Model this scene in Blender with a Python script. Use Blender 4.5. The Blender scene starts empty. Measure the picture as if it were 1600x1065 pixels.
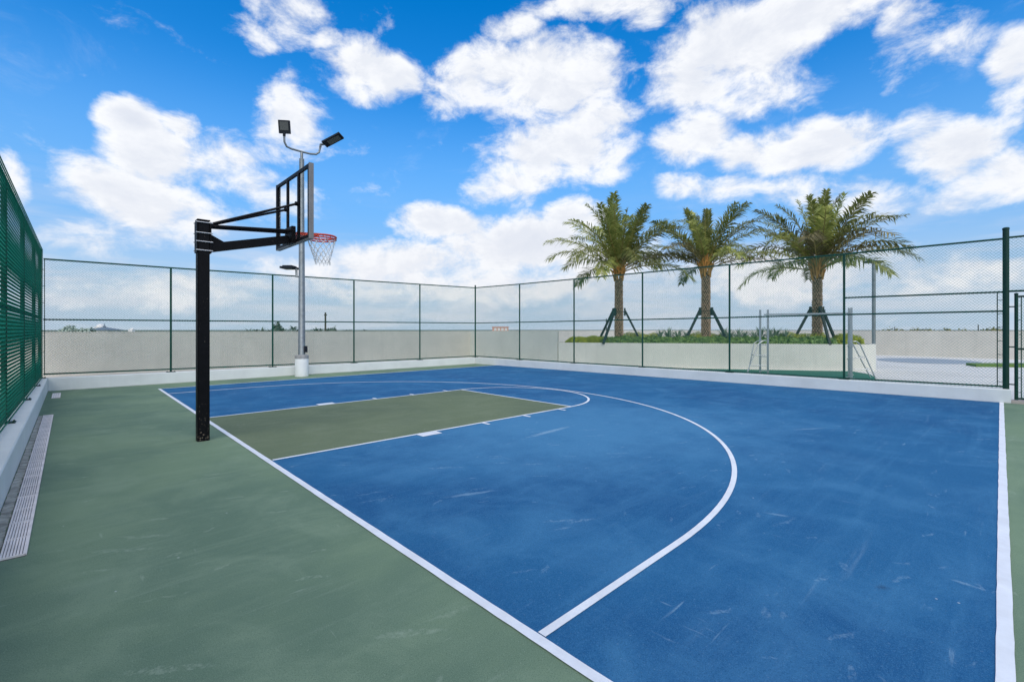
import bpy, bmesh, math, random
import numpy as np
from mathutils import Vector, Matrix, Euler
R = math.radians
PI = math.pi
random.seed(7)
scene = bpy.context.scene
COL = scene.collection

# ------------------------------------------------------------------ camera
cam_d = bpy.data.cameras.new('camera')
cam = bpy.data.objects.new('camera', cam_d)
COL.objects.link(cam)
CAM = Vector((-1.748, -7.974, 1.597))
YAW = R(46.427)
cam.location = CAM
cam.rotation_euler = (R(90), 0, YAW - R(90))
cam_d.sensor_width = 36
cam_d.lens = 16.341
cam_d.shift_y = -0.01098
cam_d.clip_start = 0.05
cam_d.clip_end = 60000
scene.camera = cam

# ------------------------------------------------------------------ sky
SUN_EL, SUN_ROT = R(48), R(214)
world = bpy.data.worlds.new('World')
scene.world = world
world.use_nodes = True
wn, wl = world.node_tree.nodes, world.node_tree.links
wn.clear()


def N(t, **k):
    n = wn.new(t)
    for a, b in k.items():
        setattr(n, a, b)
    return n


def M(op, a, b=None, c=None, clamp=False):
    n = wn.new('ShaderNodeMath')
    n.operation = op
    n.use_clamp = clamp
    for i, x in enumerate((a, b, c)):
        if x is None:
            continue
        if isinstance(x, (int, float)):
            n.inputs[i].default_value = x
        else:
            wl.new(x, n.inputs[i])
    return n.outputs[0]


def VM(op, a, b=None, c=None):
    n = wn.new('ShaderNodeVectorMath')
    n.operation = op
    for i, x in enumerate((a, b, c)):
        if x is None:
            continue
        if isinstance(x, (tuple, list)):
            n.inputs[i].default_value = x
        else:
            wl.new(x, n.inputs[i])
    return n.outputs['Value'] if op in ('LENGTH', 'DOT_PRODUCT') else n.outputs[0]


def smooth(x, a, b):
    n = wn.new('ShaderNodeMapRange')
    n.interpolation_type = 'SMOOTHSTEP'
    wl.new(x, n.inputs[0])
    n.inputs[1].default_value, n.inputs[2].default_value = a, b
    return n.outputs[0]


def MIX(f, a, b):
    n = wn.new('ShaderNodeMix')
    n.data_type = 'RGBA'
    for s, x in ((n.inputs[0], f), (n.inputs[6], a), (n.inputs[7], b)):
        if isinstance(x, (int, float)):
            s.default_value = x
        elif isinstance(x, (tuple, list)):
            s.default_value = (*x, 1)
        else:
            wl.new(x, s)
    return n.outputs[2]


def noise(vec, scale, detail, rough, dist=0.0):
    n = wn.new('ShaderNodeTexNoise')
    wl.new(vec, n.inputs['Vector'])
    n.inputs['Scale'].default_value = scale
    n.inputs['Detail'].default_value = detail
    n.inputs['Roughness'].default_value = rough
    n.inputs['Distortion'].default_value = dist
    return n.outputs['Fac']


tc = N('ShaderNodeTexCoord')
dirv = VM('NORMALIZE', tc.outputs['Generated'])
sep = N('ShaderNodeSeparateXYZ')
wl.new(dirv, sep.inputs[0])
# azimuth measured from the +Y+X diagonal so that the seam lies behind
rot = N('ShaderNodeVectorRotate', rotation_type='Z_AXIS')
wl.new(dirv, rot.inputs['Vector'])
rot.inputs['Angle'].default_value = -YAW
sep2 = N('ShaderNodeSeparateXYZ')
wl.new(rot.outputs[0], sep2.inputs[0])
az = M('ARCTAN2', sep2.outputs[1], sep2.outputs[0])
el = M('ARCSINE', sep2.outputs[2])
comb = N('ShaderNodeCombineXYZ')
wl.new(az, comb.inputs[0])
wl.new(el, comb.inputs[1])
wob = noise(dirv, 5.0, 5, 0.55)
wob2 = noise(VM('ADD', dirv, (3.1, 7.7, 1.3)), 5.0, 5, 0.55)
wc = N('ShaderNodeCombineXYZ')
wl.new(M('MULTIPLY', M('SUBTRACT', wob, 0.5), 0.10), wc.inputs[0])
wl.new(M('MULTIPLY', M('SUBTRACT', wob2, 0.5), 0.08), wc.inputs[1])
P = VM('ADD', comb.outputs[0], wc.outputs[0])
# cumulus banks: azimuth, elevation, half width, half height (degrees), density
CLOUDS = [(39.3, 19.4, 2.6, 2.4, 1.4), (36.0, 19.9, 1.7, 1.1, 0.8), (37.7, 15.8, 3.9, 3.9, 1.5), (38.0, 12.1, 6.1, 3.7, 1.5), (41.2, 12.6, 2.7, 2.3, 1.0), (34.5, 16.4, 3.2, 1.8, 0.5), (31.8, 18.1, 3.4, 1.5, 0.35), (28.8, 15.5, 2.4, 1.4, 0.25), (25.1, 22.1, 3.4, 4.0, 0.75), (25.7, 24.9, 1.8, 2.1, 0.6), (16.5, 27.8, 5.6, 2.8, 1.2), (20.0, 27.9, 2.8, 1.7, 0.5), (21.8, 30.1, 2.2, 1.0, 0.8), (25.7, 31.0, 3.5, 1.7, 0.45), (30.0, 28.7, 1.5, 0.6, 0.15), (2.8, 28.5, 6.4, 3.4, 1.3), (-3.9, 27.9, 9.2, 4.3, 1.5), (-9.8, 23.8, 5.0, 3.1, 1.2), (-5.5, 20.3, 9.7, 3.8, 1.3), (-0.0, 17.6, 5.5, 2.2, 0.8), (-0.0, 32.9, 3.2, 1.2, 0.8), (8.6, 26.4, 2.7, 1.9, 0.5), (-25.7, 28.6, 7.8, 4.1, 1.5), (-21.8, 26.5, 6.1, 3.2, 1.2), (-30.6, 29.9, 8.2, 2.6, 1.2), (-10.9, 34.4, 8.3, 1.4, 1.1), (-28.8, 24.6, 4.2, 2.3, 0.5), (-16.1, 33.2, 3.6, 1.3, 0.8), (-21.4, 20.6, 4.8, 2.8, 1.2), (-31.8, 18.4, 6.8, 2.5, 1.4), (-27.6, 18.5, 3.7, 1.9, 1.0), (-43.1, 16.2, 4.6, 2.4, 1.3), (-46.7, 13.5, 3.7, 2.6, 1.2), (-40.5, 18.3, 2.7, 1.4, 0.6), (-47.4, 21.4, 2.2, 2.3, 1.1), (-46.7, 19.0, 1.5, 1.2, 0.6), (-39.3, 25.9, 1.3, 2.2, 0.2), (-42.3, 23.4, 1.9, 0.9, 0.15), (8.6, 12.8, 5.8, 2.2, 1.4), (-0.8, 10.4, 10.9, 3.7, 1.6), (-6.3, 12.6, 5.1, 2.1, 1.2), (11.7, 7.9, 9.0, 2.6, 1.0), (18.3, 6.7, 8.5, 1.8, 0.7), (-10.1, 8.5, 6.8, 2.7, 0.9), (-25.7, 15.1, 3.8, 1.5, 0.8), (-20.7, 15.8, 3.4, 1.0, 0.4), (-36.6, 13.4, 4.1, 1.7, 0.7), (-31.8, 14.4, 2.9, 1.3, 0.35), (-45.1, 11.8, 3.1, 1.1, 0.5), (47.0, 12.4, 0.9, 1.4, 0.7), (27.0, 14.4, 1.9, 1.3, 0.1), (41.8, 8.2, 2.2, 0.9, 0.2), (-30.6, 5.4, 8.8, 2.3, 0.7), (4.7, 5.5, 18.2, 2.5, 0.8), (-43.9, 4.8, 4.9, 1.4, 0.3), (35.6, 4.2, 8.4, 1.3, 0.3)]
# __CLOUDS__
acc = None
for (ca, ce, ra, re, amp) in CLOUDS:
    ca, ce, ra, re = R(ca), R(ce), R(ra), R(re)
    v = VM('MULTIPLY_ADD', P, (1 / ra, 1 / re, 0), (-ca / ra, -ce / re, 0))
    d = M('MULTIPLY_ADD', VM('DOT_PRODUCT', v, v), -amp, amp)
    acc = d if acc is None else M('SMOOTH_MAX', acc, d, 0.2)
# broken cloud all round, beyond the banks listed above
rnd = M('MULTIPLY_ADD', noise(VM('MULTIPLY', dirv, (1, 1, 2.0)), 2.6, 3, 0.5), 5.0, -2.6)
side = smooth(M('ABSOLUTE', az), 0.86, 1.1)
high = smooth(el, 0.62, 0.75)
outside = M('MAXIMUM', side, high)
acc = M('MAXIMUM', acc, -1.0)
acc = M('ADD', M('MULTIPLY', acc, M('SUBTRACT', 1.0, outside)), M('MULTIPLY', rnd, outside))
flat = VM('MULTIPLY', dirv, (1, 1, 1.7))
fb = noise(flat, 11.0, 12, 0.64, 0.25)
fb_lo = noise(VM('ADD', flat, (5.2, 1.1, 0.3)), 4.5, 6, 0.55)
dens = M('ADD', acc, M('MULTIPLY_ADD', fb, 4.4, -2.18))
alpha = smooth(dens, -0.60, 0.95)
# thin streaky veil low over the horizon
streak = noise(VM('MULTIPLY', dirv, (1, 1, 7.0)), 4.0, 7, 0.6, 0.3)
lowm = smooth(el, 0.30, 0.03)
veil = M('MULTIPLY', smooth(streak, 0.40, 0.68), lowm)
wisp = M('MULTIPLY', smooth(noise(VM('ADD', VM('MULTIPLY', dirv, (1, 1, 2.2)), (9.0, 2.0, 4.0)), 5.0, 9, 0.68, 0.6), 0.55, 0.9), 0.3)

sky = N('ShaderNodeTexSky', sky_type='NISHITA')
sky.sun_disc = False
sky.sun_elevation = SUN_EL
sky.sun_rotation = SUN_ROT
sky.air_density = 1.0
sky.dust_density = 0.6
sky.ozone_density = 1.6
hs = N('ShaderNodeHueSaturation')
hs.inputs['Hue'].default_value = 0.504
hs.inputs['Saturation'].default_value = 1.50
hs.inputs['Value'].default_value = 1.98
wl.new(sky.outputs[0], hs.inputs['Color'])
STR = 0.1
skyc = hs.outputs[0]
# hazy band at the horizon
skyc = MIX(M('MULTIPLY', smooth(el, 0.50, 0.16), 0.80), skyc, (0.17 / STR, 0.41 / STR, 0.78 / STR))
skyc = MIX(M('MULTIPLY', smooth(el, 0.24, 0.0), 0.92), skyc, (0.46 / STR, 0.57 / STR, 0.70 / STR))
skyc = MIX(wisp, skyc, (0.78 / STR, 0.84 / STR, 0.95 / STR))
skyc = MIX(M('MULTIPLY', veil, 0.60), skyc, (0.72 / STR, 0.73 / STR, 0.79 / STR))
fb_up = noise(VM('ADD', flat, (-0.014, 0.010, 0.030)), 11.0, 7, 0.6, 0.25)
relief = smooth(M('SUBTRACT', noise(flat, 11.0, 7, 0.6, 0.25), fb_up), -0.11, 0.09)
core = smooth(M('ADD', dens, M('MULTIPLY_ADD', fb_lo, 3.0, -1.5)), 0.7, 2.3)
cl = MIX(core, (0.90 / STR, 0.91 / STR, 0.93 / STR), (0.72 / STR, 0.75 / STR, 0.82 / STR))
cl = MIX(M('MULTIPLY', M('SUBTRACT', 1.0, relief), 0.48), cl, (0.64 / STR, 0.68 / STR, 0.77 / STR))
cl = MIX(M('MULTIPLY', lowm, 0.5), cl, (0.76 / STR, 0.77 / STR, 0.82 / STR))
skyc = MIX(M('MULTIPLY', alpha, 0.97), skyc, cl)
bg = N('ShaderNodeBackground')
bg.inputs['Strength'].default_value = STR
wl.new(skyc, bg.inputs['Color'])
wo = N('ShaderNodeOutputWorld')
wl.new(bg.outputs[0], wo.inputs[0])

# ------------------------------------------------------------------ sun behind thin cloud
sd = bpy.data.lights.new('sun', 'SUN')
sd.energy = 2.3
sd.angle = R(60)
sd.color = (1.0, 0.93, 0.82)
sun = bpy.data.objects.new('sun', sd)
COL.objects.link(sun)
sv = Vector((math.sin(SUN_ROT) * math.cos(SUN_EL), math.cos(SUN_ROT) * math.cos(SUN_EL), math.sin(SUN_EL)))
sun.rotation_euler = sv.to_track_quat('Z', 'Y').to_euler()

scene.view_settings.view_transform = 'Standard'
scene.view_settings.look = 'None'
scene.view_settings.exposure = 0.16
scene.view_settings.gamma = 1.0
scene.view_settings.use_curve_mapping = False
scene.render.engine = 'CYCLES'
scene.cycles.max_bounces = 6
scene.cycles.transparent_max_bounces = 12


# ------------------------------------------------------------------ materials
def material(name, col, rough=0.6, metal=0.0, var=0.0, vscale=3.0, bump=0.0, bscale=60.0, col2=None,
             spec=0.5, objrand=0.0, trans=0.0, coords='Object'):
    m = bpy.data.materials.new(name)
    m.use_nodes = True
    nt = m.node_tree
    b = nt.nodes['Principled BSDF']
    b.inputs['Roughness'].default_value = rough
    b.inputs['Metallic'].default_value = metal
    b.inputs['Specular IOR Level'].default_value = spec
    b.inputs['Base Color'].default_value = (*col, 1)
    t = nt.nodes.new('ShaderNodeTexCoord')
    out = None
    if var > 0 or col2:
        n = nt.nodes.new('ShaderNodeTexNoise')
        n.inputs['Scale'].default_value = vscale
        n.inputs['Detail'].default_value = 8
        n.inputs['Roughness'].default_value = 0.6
        nt.links.new(t.outputs[coords], n.inputs['Vector'])
        cr = nt.nodes.new('ShaderNodeValToRGB')
        cr.color_ramp.elements[0].position = 0.3
        cr.color_ramp.elements[1].position = 0.7
        c2 = col2 or tuple(min(1, c * (1 + var)) for c in col)
        c1 = tuple(c * (1 - var) for c in col)
        cr.color_ramp.elements[0].color = (*c1, 1)
        cr.color_ramp.elements[1].color = (*c2, 1)
        nt.links.new(n.outputs['Fac'], cr.inputs[0])
        out = cr.outputs[0]
        nt.links.new(out, b.inputs['Base Color'])
    if objrand > 0:
        oi = nt.nodes.new('ShaderNodeObjectInfo')
        mr = nt.nodes.new('ShaderNodeMapRange')
        nt.links.new(oi.outputs['Random'], mr.inputs[0])
        mr.inputs[3].default_value = 1 - objrand
        mr.inputs[4].default_value = 1 + objrand
        h = nt.nodes.new('ShaderNodeHueSaturation')
        nt.links.new(mr.outputs[0], h.inputs['Value'])
        if out:
            nt.links.new(out, h.inputs['Color'])
        else:
            h.inputs['Color'].default_value = (*col, 1)
        nt.links.new(h.outputs[0], b.inputs['Base Color'])
    if bump > 0:
        n2 = nt.nodes.new('ShaderNodeTexNoise')
        n2.inputs['Scale'].default_value = bscale
        n2.inputs['Detail'].default_value = 6
        nt.links.new(t.outputs[coords], n2.inputs['Vector'])
        bp = nt.nodes.new('ShaderNodeBump')
        bp.inputs['Strength'].default_value = bump
        bp.inputs['Distance'].default_value = 0.01
        nt.links.new(n2.outputs['Fac'], bp.inputs['Height'])
        nt.links.new(bp.outputs[0], b.inputs['Normal'])
    if trans > 0:
        tr = nt.nodes.new('ShaderNodeBsdfTranslucent')
        mx = nt.nodes.new('ShaderNodeMixShader')
        mx.inputs[0].default_value = trans
        if b.inputs['Base Color'].is_linked:
            nt.links.new(b.inputs['Base Color'].links[0].from_socket, tr.inputs[0])
        else:
            tr.inputs[0].default_value = (*col, 1)
        nt.links.new(b.outputs[0], mx.inputs[1])
        nt.links.new(tr.outputs[0], mx.inputs[2])
        nt.links.new(mx.outputs[0], nt.nodes['Material Output'].inputs[0])
    return m


def court_material(name, col, light, dark, scuff, rough=0.82, marks=(), worn=None):
    """acrylic sport coating: soft tonal drift, squeegee streaks, ball scuffs, white grit specks"""
    m = bpy.data.materials.new(name)
    m.use_nodes = True
    nt = m.node_tree
    b = nt.nodes['Principled BSDF']
    L = nt.links.new
    t = nt.nodes.new('ShaderNodeTexCoord')

    def nz(scale, detail, rgh, vs=(1, 1, 1), rz=0.0, dist=0.0):
        mp = nt.nodes.new('ShaderNodeMapping')
        mp.inputs['Scale'].default_value = vs
        mp.inputs['Rotation'].default_value = (0, 0, rz)
        L(t.outputs['Object'], mp.inputs[0])
        n = nt.nodes.new('ShaderNodeTexNoise')
        n.inputs['Scale'].default_value = scale
        n.inputs['Detail'].default_value = detail
        n.inputs['Roughness'].default_value = rgh
        n.inputs['Distortion'].default_value = dist
        L(mp.outputs[0], n.inputs['Vector'])
        return n.outputs['Fac']

    def rng(x, a, b2, lo=0.0, hi=1.0):
        r = nt.nodes.new('ShaderNodeMapRange')
        r.interpolation_type = 'SMOOTHSTEP'
        L(x, r.inputs[0])
        r.inputs[1].default_value, r.inputs[2].default_value = a, b2
        r.inputs[3].default_value, r.inputs[4].default_value = lo, hi
        return r.outputs[0]

    def mul(a, b2):
        n = nt.nodes.new('ShaderNodeMath')
        n.operation = 'MULTIPLY'
        L(a, n.inputs[0])
        if isinstance(b2, float):
            n.inputs[1].default_value = b2
        else:
            L(b2, n.inputs[1])
        return n.outputs[0]

    def mix(f, a, b2):
        n = nt.nodes.new('ShaderNodeMix')
        n.data_type = 'RGBA'
        L(f, n.inputs[0])
        for s, x in ((n.inputs[6], a), (n.inputs[7], b2)):
            if isinstance(x, tuple):
                s.default_value = (*x, 1)
            else:
                L(x, s)
        return n.outputs[2]

    big = nz(0.35, 5, 0.6)
    c = mix(rng(big, 0.38, 0.60), dark, col)
    mid = nz(1.3, 8, 0.65, (1, 1, 1), 0.3, 0.6)
    c = mix(rng(mid, 0.42, 0.75, 0, 0.55), c, light)
    st = nz(1.0, 8, 0.66, (0.45, 4.5, 1), R(32), 0.3)
    c = mix(rng(st, 0.48, 0.80, 0, 0.48), c, light)
    st2 = nz(1.7, 8, 0.7, (0.35, 5.0, 1), R(20), 0.2)
    c = mix(mul(rng(st2, 0.56, 0.80, 0, 0.34), rng(nz(0.5, 3, .5, (1, 1, 1), .5), .42, .62)), c, scuff)
    # scuffs: short pale strokes inside patches
    s1 = nz(2.2, 4, 0.55, (1.0, 9.0, 1), R(-25))
    s1m = rng(nz(1.1, 2, 0.5), 0.52, 0.66)
    c = mix(mul(rng(s1, 0.64, 0.74, 0, 0.45), s1m), c, scuff)
    s2 = nz(3.0, 3, 0.5, (9.0, 1.0, 1), R(20))
    s2m = rng(nz(0.8, 2, 0.5, (1, 1, 1), 1.0), 0.55, 0.66)
    c = mix(mul(rng(s2, 0.66, 0.74, 0, 0.35), s2m), c, scuff)
    # dark ball marks
    dk = nz(1.6, 3, 0.5, (1, 1, 1), 2.0)
    c = mix(rng(dk, 0.74, 0.80, 0, 0.30), c, tuple(x * 0.5 for x in dark))
    # the area most played on has chalked a little
    def ellipse(cx, cy, hl, hw, deg, jag):
        rt = nt.nodes.new('ShaderNodeMapping')
        rt.vector_type = 'TEXTURE'
        rt.inputs['Location'].default_value = (cx, cy, 0)
        rt.inputs['Rotation'].default_value = (0, 0, R(deg))
        rt.inputs['Scale'].default_value = (hl, hw, 1)
        L(t.outputs['Object'], rt.inputs[0])
        ln = nt.nodes.new('ShaderNodeVectorMath')
        ln.operation = 'LENGTH'
        L(rt.outputs[0], ln.inputs[0])
        a = nt.nodes.new('ShaderNodeMath')
        a.operation = 'MULTIPLY_ADD'
        L(nz(jag, 6, .7), a.inputs[0])
        a.inputs[1].default_value = 1.6
        L(ln.outputs['Value'], a.inputs[2])
        return a.outputs[0]
    if worn:
        c = mix(mul(rng(ellipse(*worn, 1.1), 2.0, .9), .95), c, light)
    for (cx, cy, hl, hw, deg, amt, colr) in marks:
        c = mix(mul(rng(ellipse(cx, cy, hl, hw, deg, 14.0), 1.7, 1.0), amt), c, colr or scuff)
    # short pale dashes left by shoes and balls
    for (sc_, an, rz, keep, thr, amt) in ((0.9, 7.0, R(38), .84, .10, .30), (2.2, 5.0, R(28), .86, .11, .32), (0.7, 9.0, R(15), .86, .07, .26), (2.6, 3.5, R(-25), .90, .10, .28)):
        mp = nt.nodes.new('ShaderNodeMapping')
        mp.inputs['Scale'].default_value = (1, an, 1)
        rt = nt.nodes.new('ShaderNodeMapping')
        rt.inputs['Rotation'].default_value = (0, 0, rz)
        L(t.outputs['Object'], rt.inputs[0])
        ds = nt.nodes.new('ShaderNodeTexNoise')
        ds.inputs['Scale'].default_value = 9.0
        ds.inputs['Detail'].default_value = 4
        L(rt.outputs[0], ds.inputs['Vector'])
        ad = nt.nodes.new('ShaderNodeVectorMath')
        ad.operation = 'MULTIPLY_ADD'
        L(ds.outputs['Color'], ad.inputs[0])
        ad.inputs[1].default_value = (.10, .10, 0)
        L(rt.outputs[0], ad.inputs[2])
        L(ad.outputs[0], mp.inputs[0])
        v = nt.nodes.new('ShaderNodeTexVoronoi')
        v.voronoi_dimensions = '2D'
        v.inputs['Scale'].default_value = sc_
        L(mp.outputs[0], v.inputs['Vector'])
        sp = nt.nodes.new('ShaderNodeSeparateColor')
        L(v.outputs['Color'], sp.inputs[0])
        th = mul(rng(sp.outputs[0], keep, 1.0), thr * 2.2)
        lt = nt.nodes.new('ShaderNodeMath')
        lt.operation = 'SUBTRACT'
        L(th, lt.inputs[0])
        L(v.outputs['Distance'], lt.inputs[1])
        f_ = mul(mul(rng(lt.outputs[0], 0.0, 0.07), amt), rng(nz(26, 4, .7), .40, .62))
        c = mix(f_, c, scuff)
    # grit
    g = nz(210, 2, 0.8)
    c = mix(rng(g, 0.50, 0.66, 0, 0.60), c, light)
    g2 = nz(150, 2, 0.8, (1, 1, 1), 0.7)
    c = mix(rng(g2, 0.50, 0.66, 0, 0.50), c, tuple(x * 0.6 for x in dark))
    g3 = nz(60, 3, 0.8, (1, 1, 1), 1.7)
    c = mix(rng(g3, 0.60, 0.74, 0, 0.30), c, scuff)
    vo = nt.nodes.new('ShaderNodeTexVoronoi')
    vo.inputs['Scale'].default_value = 2.6
    L(t.outputs['Object'], vo.inputs['Vector'])
    spk = rng(vo.outputs['Distance'], 0.022, 0.012)
    c = mix(mul(spk, 0.45), c, (0.6, 0.65, 0.65))
    L(c, b.inputs['Base Color'])
    L(rng(big, 0.3, 0.7, rough - 0.05, rough + 0.08), b.inputs['Roughness'])
    b.inputs['Specular IOR Level'].default_value = 0.07
    bp = nt.nodes.new('ShaderNodeBump')
    bp.inputs['Strength'].default_value = 0.35
    bp.inputs['Distance'].default_value = 0.002
    L(g, bp.inputs['Height'])
    L(bp.outputs[0], b.inputs['Normal'])
    return m


def weather(m, amount, foot=None):
    """rain streaks running down and a soiled foot, mixed into an existing material's colour"""
    nt = m.node_tree
    b = nt.nodes['Principled BSDF']
    L = nt.links.new
    src = b.inputs['Base Color'].links[0].from_socket
    t = nt.nodes.new('ShaderNodeTexCoord')
    mp = nt.nodes.new('ShaderNodeMapping')
    mp.inputs['Scale'].default_value = (5.0, 5.0, 0.35)
    L(t.outputs['Object'], mp.inputs[0])
    n = nt.nodes.new('ShaderNodeTexNoise')
    n.inputs['Scale'].default_value = 1.0
    n.inputs['Detail'].default_value = 7
    n.inputs['Roughness'].default_value = .65
    L(mp.outputs[0], n.inputs['Vector'])
    r = nt.nodes.new('ShaderNodeMapRange')
    r.interpolation_type = 'SMOOTHSTEP'
    L(n.outputs['Fac'], r.inputs[0])
    r.inputs[1].default_value, r.inputs[2].default_value = .48, .72
    r.inputs[4].default_value = amount
    fac = r.outputs[0]
    if foot:
        sx = nt.nodes.new('ShaderNodeSeparateXYZ')
        L(t.outputs['Object'], sx.inputs[0])
        n2 = nt.nodes.new('ShaderNodeTexNoise')
        n2.inputs['Scale'].default_value = 6.0
        n2.inputs['Detail'].default_value = 6
        L(t.outputs['Object'], n2.inputs['Vector'])
        a = nt.nodes.new('ShaderNodeMath')
        a.operation = 'MULTIPLY_ADD'
        L(n2.outputs['Fac'], a.inputs[0])
        a.inputs[1].default_value = -foot * 1.6
        L(sx.outputs[2], a.inputs[2])
        r2 = nt.nodes.new('ShaderNodeMapRange')
        L(a.outputs[0], r2.inputs[0])
        r2.inputs[1].default_value, r2.inputs[2].default_value = 0.0, -foot * .6
        r2.inputs[4].default_value = .55
        mx = nt.nodes.new('ShaderNodeMath')
        mx.operation = 'MAXIMUM'
        L(fac, mx.inputs[0])
        L(r2.outputs[0], mx.inputs[1])
        fac = mx.outputs[0]
    mi = nt.nodes.new('ShaderNodeMix')
    mi.data_type = 'RGBA'
    L(fac, mi.inputs[0])
    L(src, mi.inputs[6])
    mi.inputs[7].default_value = (.36, .345, .30, 1)
    L(mi.outputs[2], b.inputs['Base Color'])


def chips(m, z1):
    """pale paint chips near the foot of a painted post"""
    nt = m.node_tree
    b = nt.nodes['Principled BSDF']
    L = nt.links.new
    src = b.inputs['Base Color'].links[0].from_socket
    t = nt.nodes.new('ShaderNodeTexCoord')
    n = nt.nodes.new('ShaderNodeTexNoise')
    n.inputs['Scale'].default_value = 60.0
    n.inputs['Detail'].default_value = 3
    L(t.outputs['Object'], n.inputs['Vector'])
    sx = nt.nodes.new('ShaderNodeSeparateXYZ')
    L(t.outputs['Object'], sx.inputs[0])
    z = nt.nodes.new('ShaderNodeMapRange')
    L(sx.outputs[2], z.inputs[0])
    z.inputs[1].default_value, z.inputs[2].default_value = 0.0, z1
    z.inputs[3].default_value, z.inputs[4].default_value = .13, 0.0
    a = nt.nodes.new('ShaderNodeMath')
    L(n.outputs['Fac'], a.inputs[0])
    L(z.outputs[0], a.inputs[1])
    r = nt.nodes.new('ShaderNodeMapRange')
    L(a.outputs[0], r.inputs[0])
    r.inputs[1].default_value, r.inputs[2].default_value = .735, .765
    mi = nt.nodes.new('ShaderNodeMix')
    mi.data_type = 'RGBA'
    L(r.outputs[0], mi.inputs[0])
    L(src, mi.inputs[6])
    mi.inputs[7].default_value = (.30, .24, .18, 1)
    L(mi.outputs[2], b.inputs['Base Color'])


def glass_material():
    m = bpy.data.materials.new('backboard glass')
    m.use_nodes = True
    nt = m.node_tree
    b = nt.nodes['Principled BSDF']
    b.inputs['Base Color'].default_value = (0.97, 0.985, 0.98, 1)
    b.inputs['Roughness'].default_value = 0.02
    b.inputs['Transmission Weight'].default_value = 1.0
    b.inputs['IOR'].default_value = 1.03
    return m


MT = {}
MARKS_BLUE = ((3.71, -3.10, .78, .085, 4, .62, None), (1.90, -7.47, .07, .05, -11, .6, (.02, .04, .09)), (2.33, -7.82, .11, .03, -97, .42, None),
              (1.08, -4.42, .36, .05, -21, .40, None), (6.86, -5.84, .46, .06, -31, .34, None), (2.68, -6.65, .14, .035, -71, .35, None))
MT['green_court'] = court_material('green acrylic', (0.166, 0.245, 0.154), (0.230, 0.314, 0.213), (0.112, 0.181, 0.126), (0.400, 0.475, 0.380))
MT['key_court'] = court_material('olive acrylic', (0.135, 0.174, 0.104), (0.181, 0.222, 0.143), (0.107, 0.143, 0.090), (0.291, 0.330, 0.259))
MT['blue_court'] = court_material('blue acrylic', (0.020, 0.117, 0.259), (0.067, 0.216, 0.380), (0.014, 0.089, 0.220), (0.270, 0.420, 0.540),
                                  worn=(4.4, -3.2, 4.4, 3.2, -30), marks=MARKS_BLUE)
MT['line'] = material('white line paint', (0.70, 0.73, 0.76), 0.6, var=0.10, vscale=4, bump=0.2, bscale=200)
MT['curb'] = material('white painted concrete', (0.66, 0.69, 0.67), 0.65, var=0.07, vscale=1.5, bump=0.3, bscale=30)
MT['wall'] = material('beige stucco', (0.61, 0.575, 0.505), 0.85, var=0.07, vscale=1.2, bump=0.5, bscale=50)
MT['planter'] = material('pale grey stucco', (0.66, 0.655, 0.575), 0.85, var=0.06, vscale=1.0, bump=0.4, bscale=50)
MT['deck'] = material('pale deck', (0.60, 0.59, 0.56), 0.8, var=0.08, vscale=0.5, bump=0.3, bscale=30)
MT['blue_grey'] = material('blue grey slab', (0.27, 0.31, 0.36), 0.8, var=0.06, vscale=1.0)
MT['turf'] = material('green turf', (0.02, 0.13, 0.09), 0.9, var=0.2, vscale=3, bump=0.6, bscale=150)
MT['turf2'] = material('grass turf', (0.10, 0.17, 0.03), 0.9, var=0.3, vscale=5, bump=0.6, bscale=150)
MT['fence'] = material('green fence coating', (0.006, 0.036, 0.027), 0.45, var=0.15, vscale=8, spec=0.25)
MT['mesh'] = material('green vinyl wire', (0.012, 0.23, 0.155), 0.55, var=0.1, vscale=10, spec=0.2)
MT['black'] = material('black powder coat', (0.004, 0.004, 0.005), 0.5, var=0.3, vscale=12, bump=0.15, bscale=90, spec=0.12)
MT['steel'] = material('galvanised steel', (0.20, 0.225, 0.23), 0.5, metal=0.6, var=0.22, vscale=7)
MT['alu'] = material('brushed aluminium', (0.52, 0.53, 0.53), 0.38, metal=0.85, var=0.12, vscale=9)
MT['trim'] = material('grey board trim', (0.21, 0.20, 0.19), 0.45, metal=0.5, var=0.12, vscale=9)
MT['dark_metal'] = material('charcoal lamp casting', (0.012, 0.016, 0.022), 0.5, var=0.2, vscale=10, spec=0.2)
MT['led'] = material('unlit lamp lens', (0.085, 0.09, 0.085), 0.3, var=0.3, vscale=40)
MT['rim'] = material('orange red rim paint', (0.55, 0.045, 0.018), 0.4, var=0.15, vscale=20)
MT['net'] = material('white nylon cord', (0.72, 0.70, 0.66), 0.8)
MT['grate'] = material('pale pinkish drain grate', (0.76, 0.69, 0.65), 0.7, var=0.14, vscale=6, objrand=0.08, bump=0.2, bscale=60)
MT['dark_gap'] = material('dark rough concrete', (0.33, 0.32, 0.27), 0.9, var=0.5, vscale=9, bump=0.9, bscale=35)
MT['slot'] = material('dark drain channel', (0.11, 0.105, 0.10), 0.9)
MT['grout'] = material('grey cement cap', (0.30, 0.30, 0.29), 0.85, var=0.2, vscale=10, bump=0.5, bscale=60)
MT['sill'] = material('bare concrete', (0.38, 0.34, 0.30), 0.85, var=0.15, vscale=5, bump=0.4, bscale=50)
MT['trunk'] = material('palm bark', (0.38, 0.235, 0.145), 0.9, var=0.3, vscale=9, col2=(0.58, 0.40, 0.26), bump=0.6, bscale=40)
MT['bark_dark'] = material('dark palm bark', (0.06, 0.04, 0.028), 0.95, var=0.3, vscale=9)
MT['frond'] = material('palm leaflets', (0.125, 0.220, 0.026), 0.42, var=0.5, vscale=3.2, col2=(0.48, 0.48, 0.14), objrand=0.45, trans=0.42)
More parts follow.
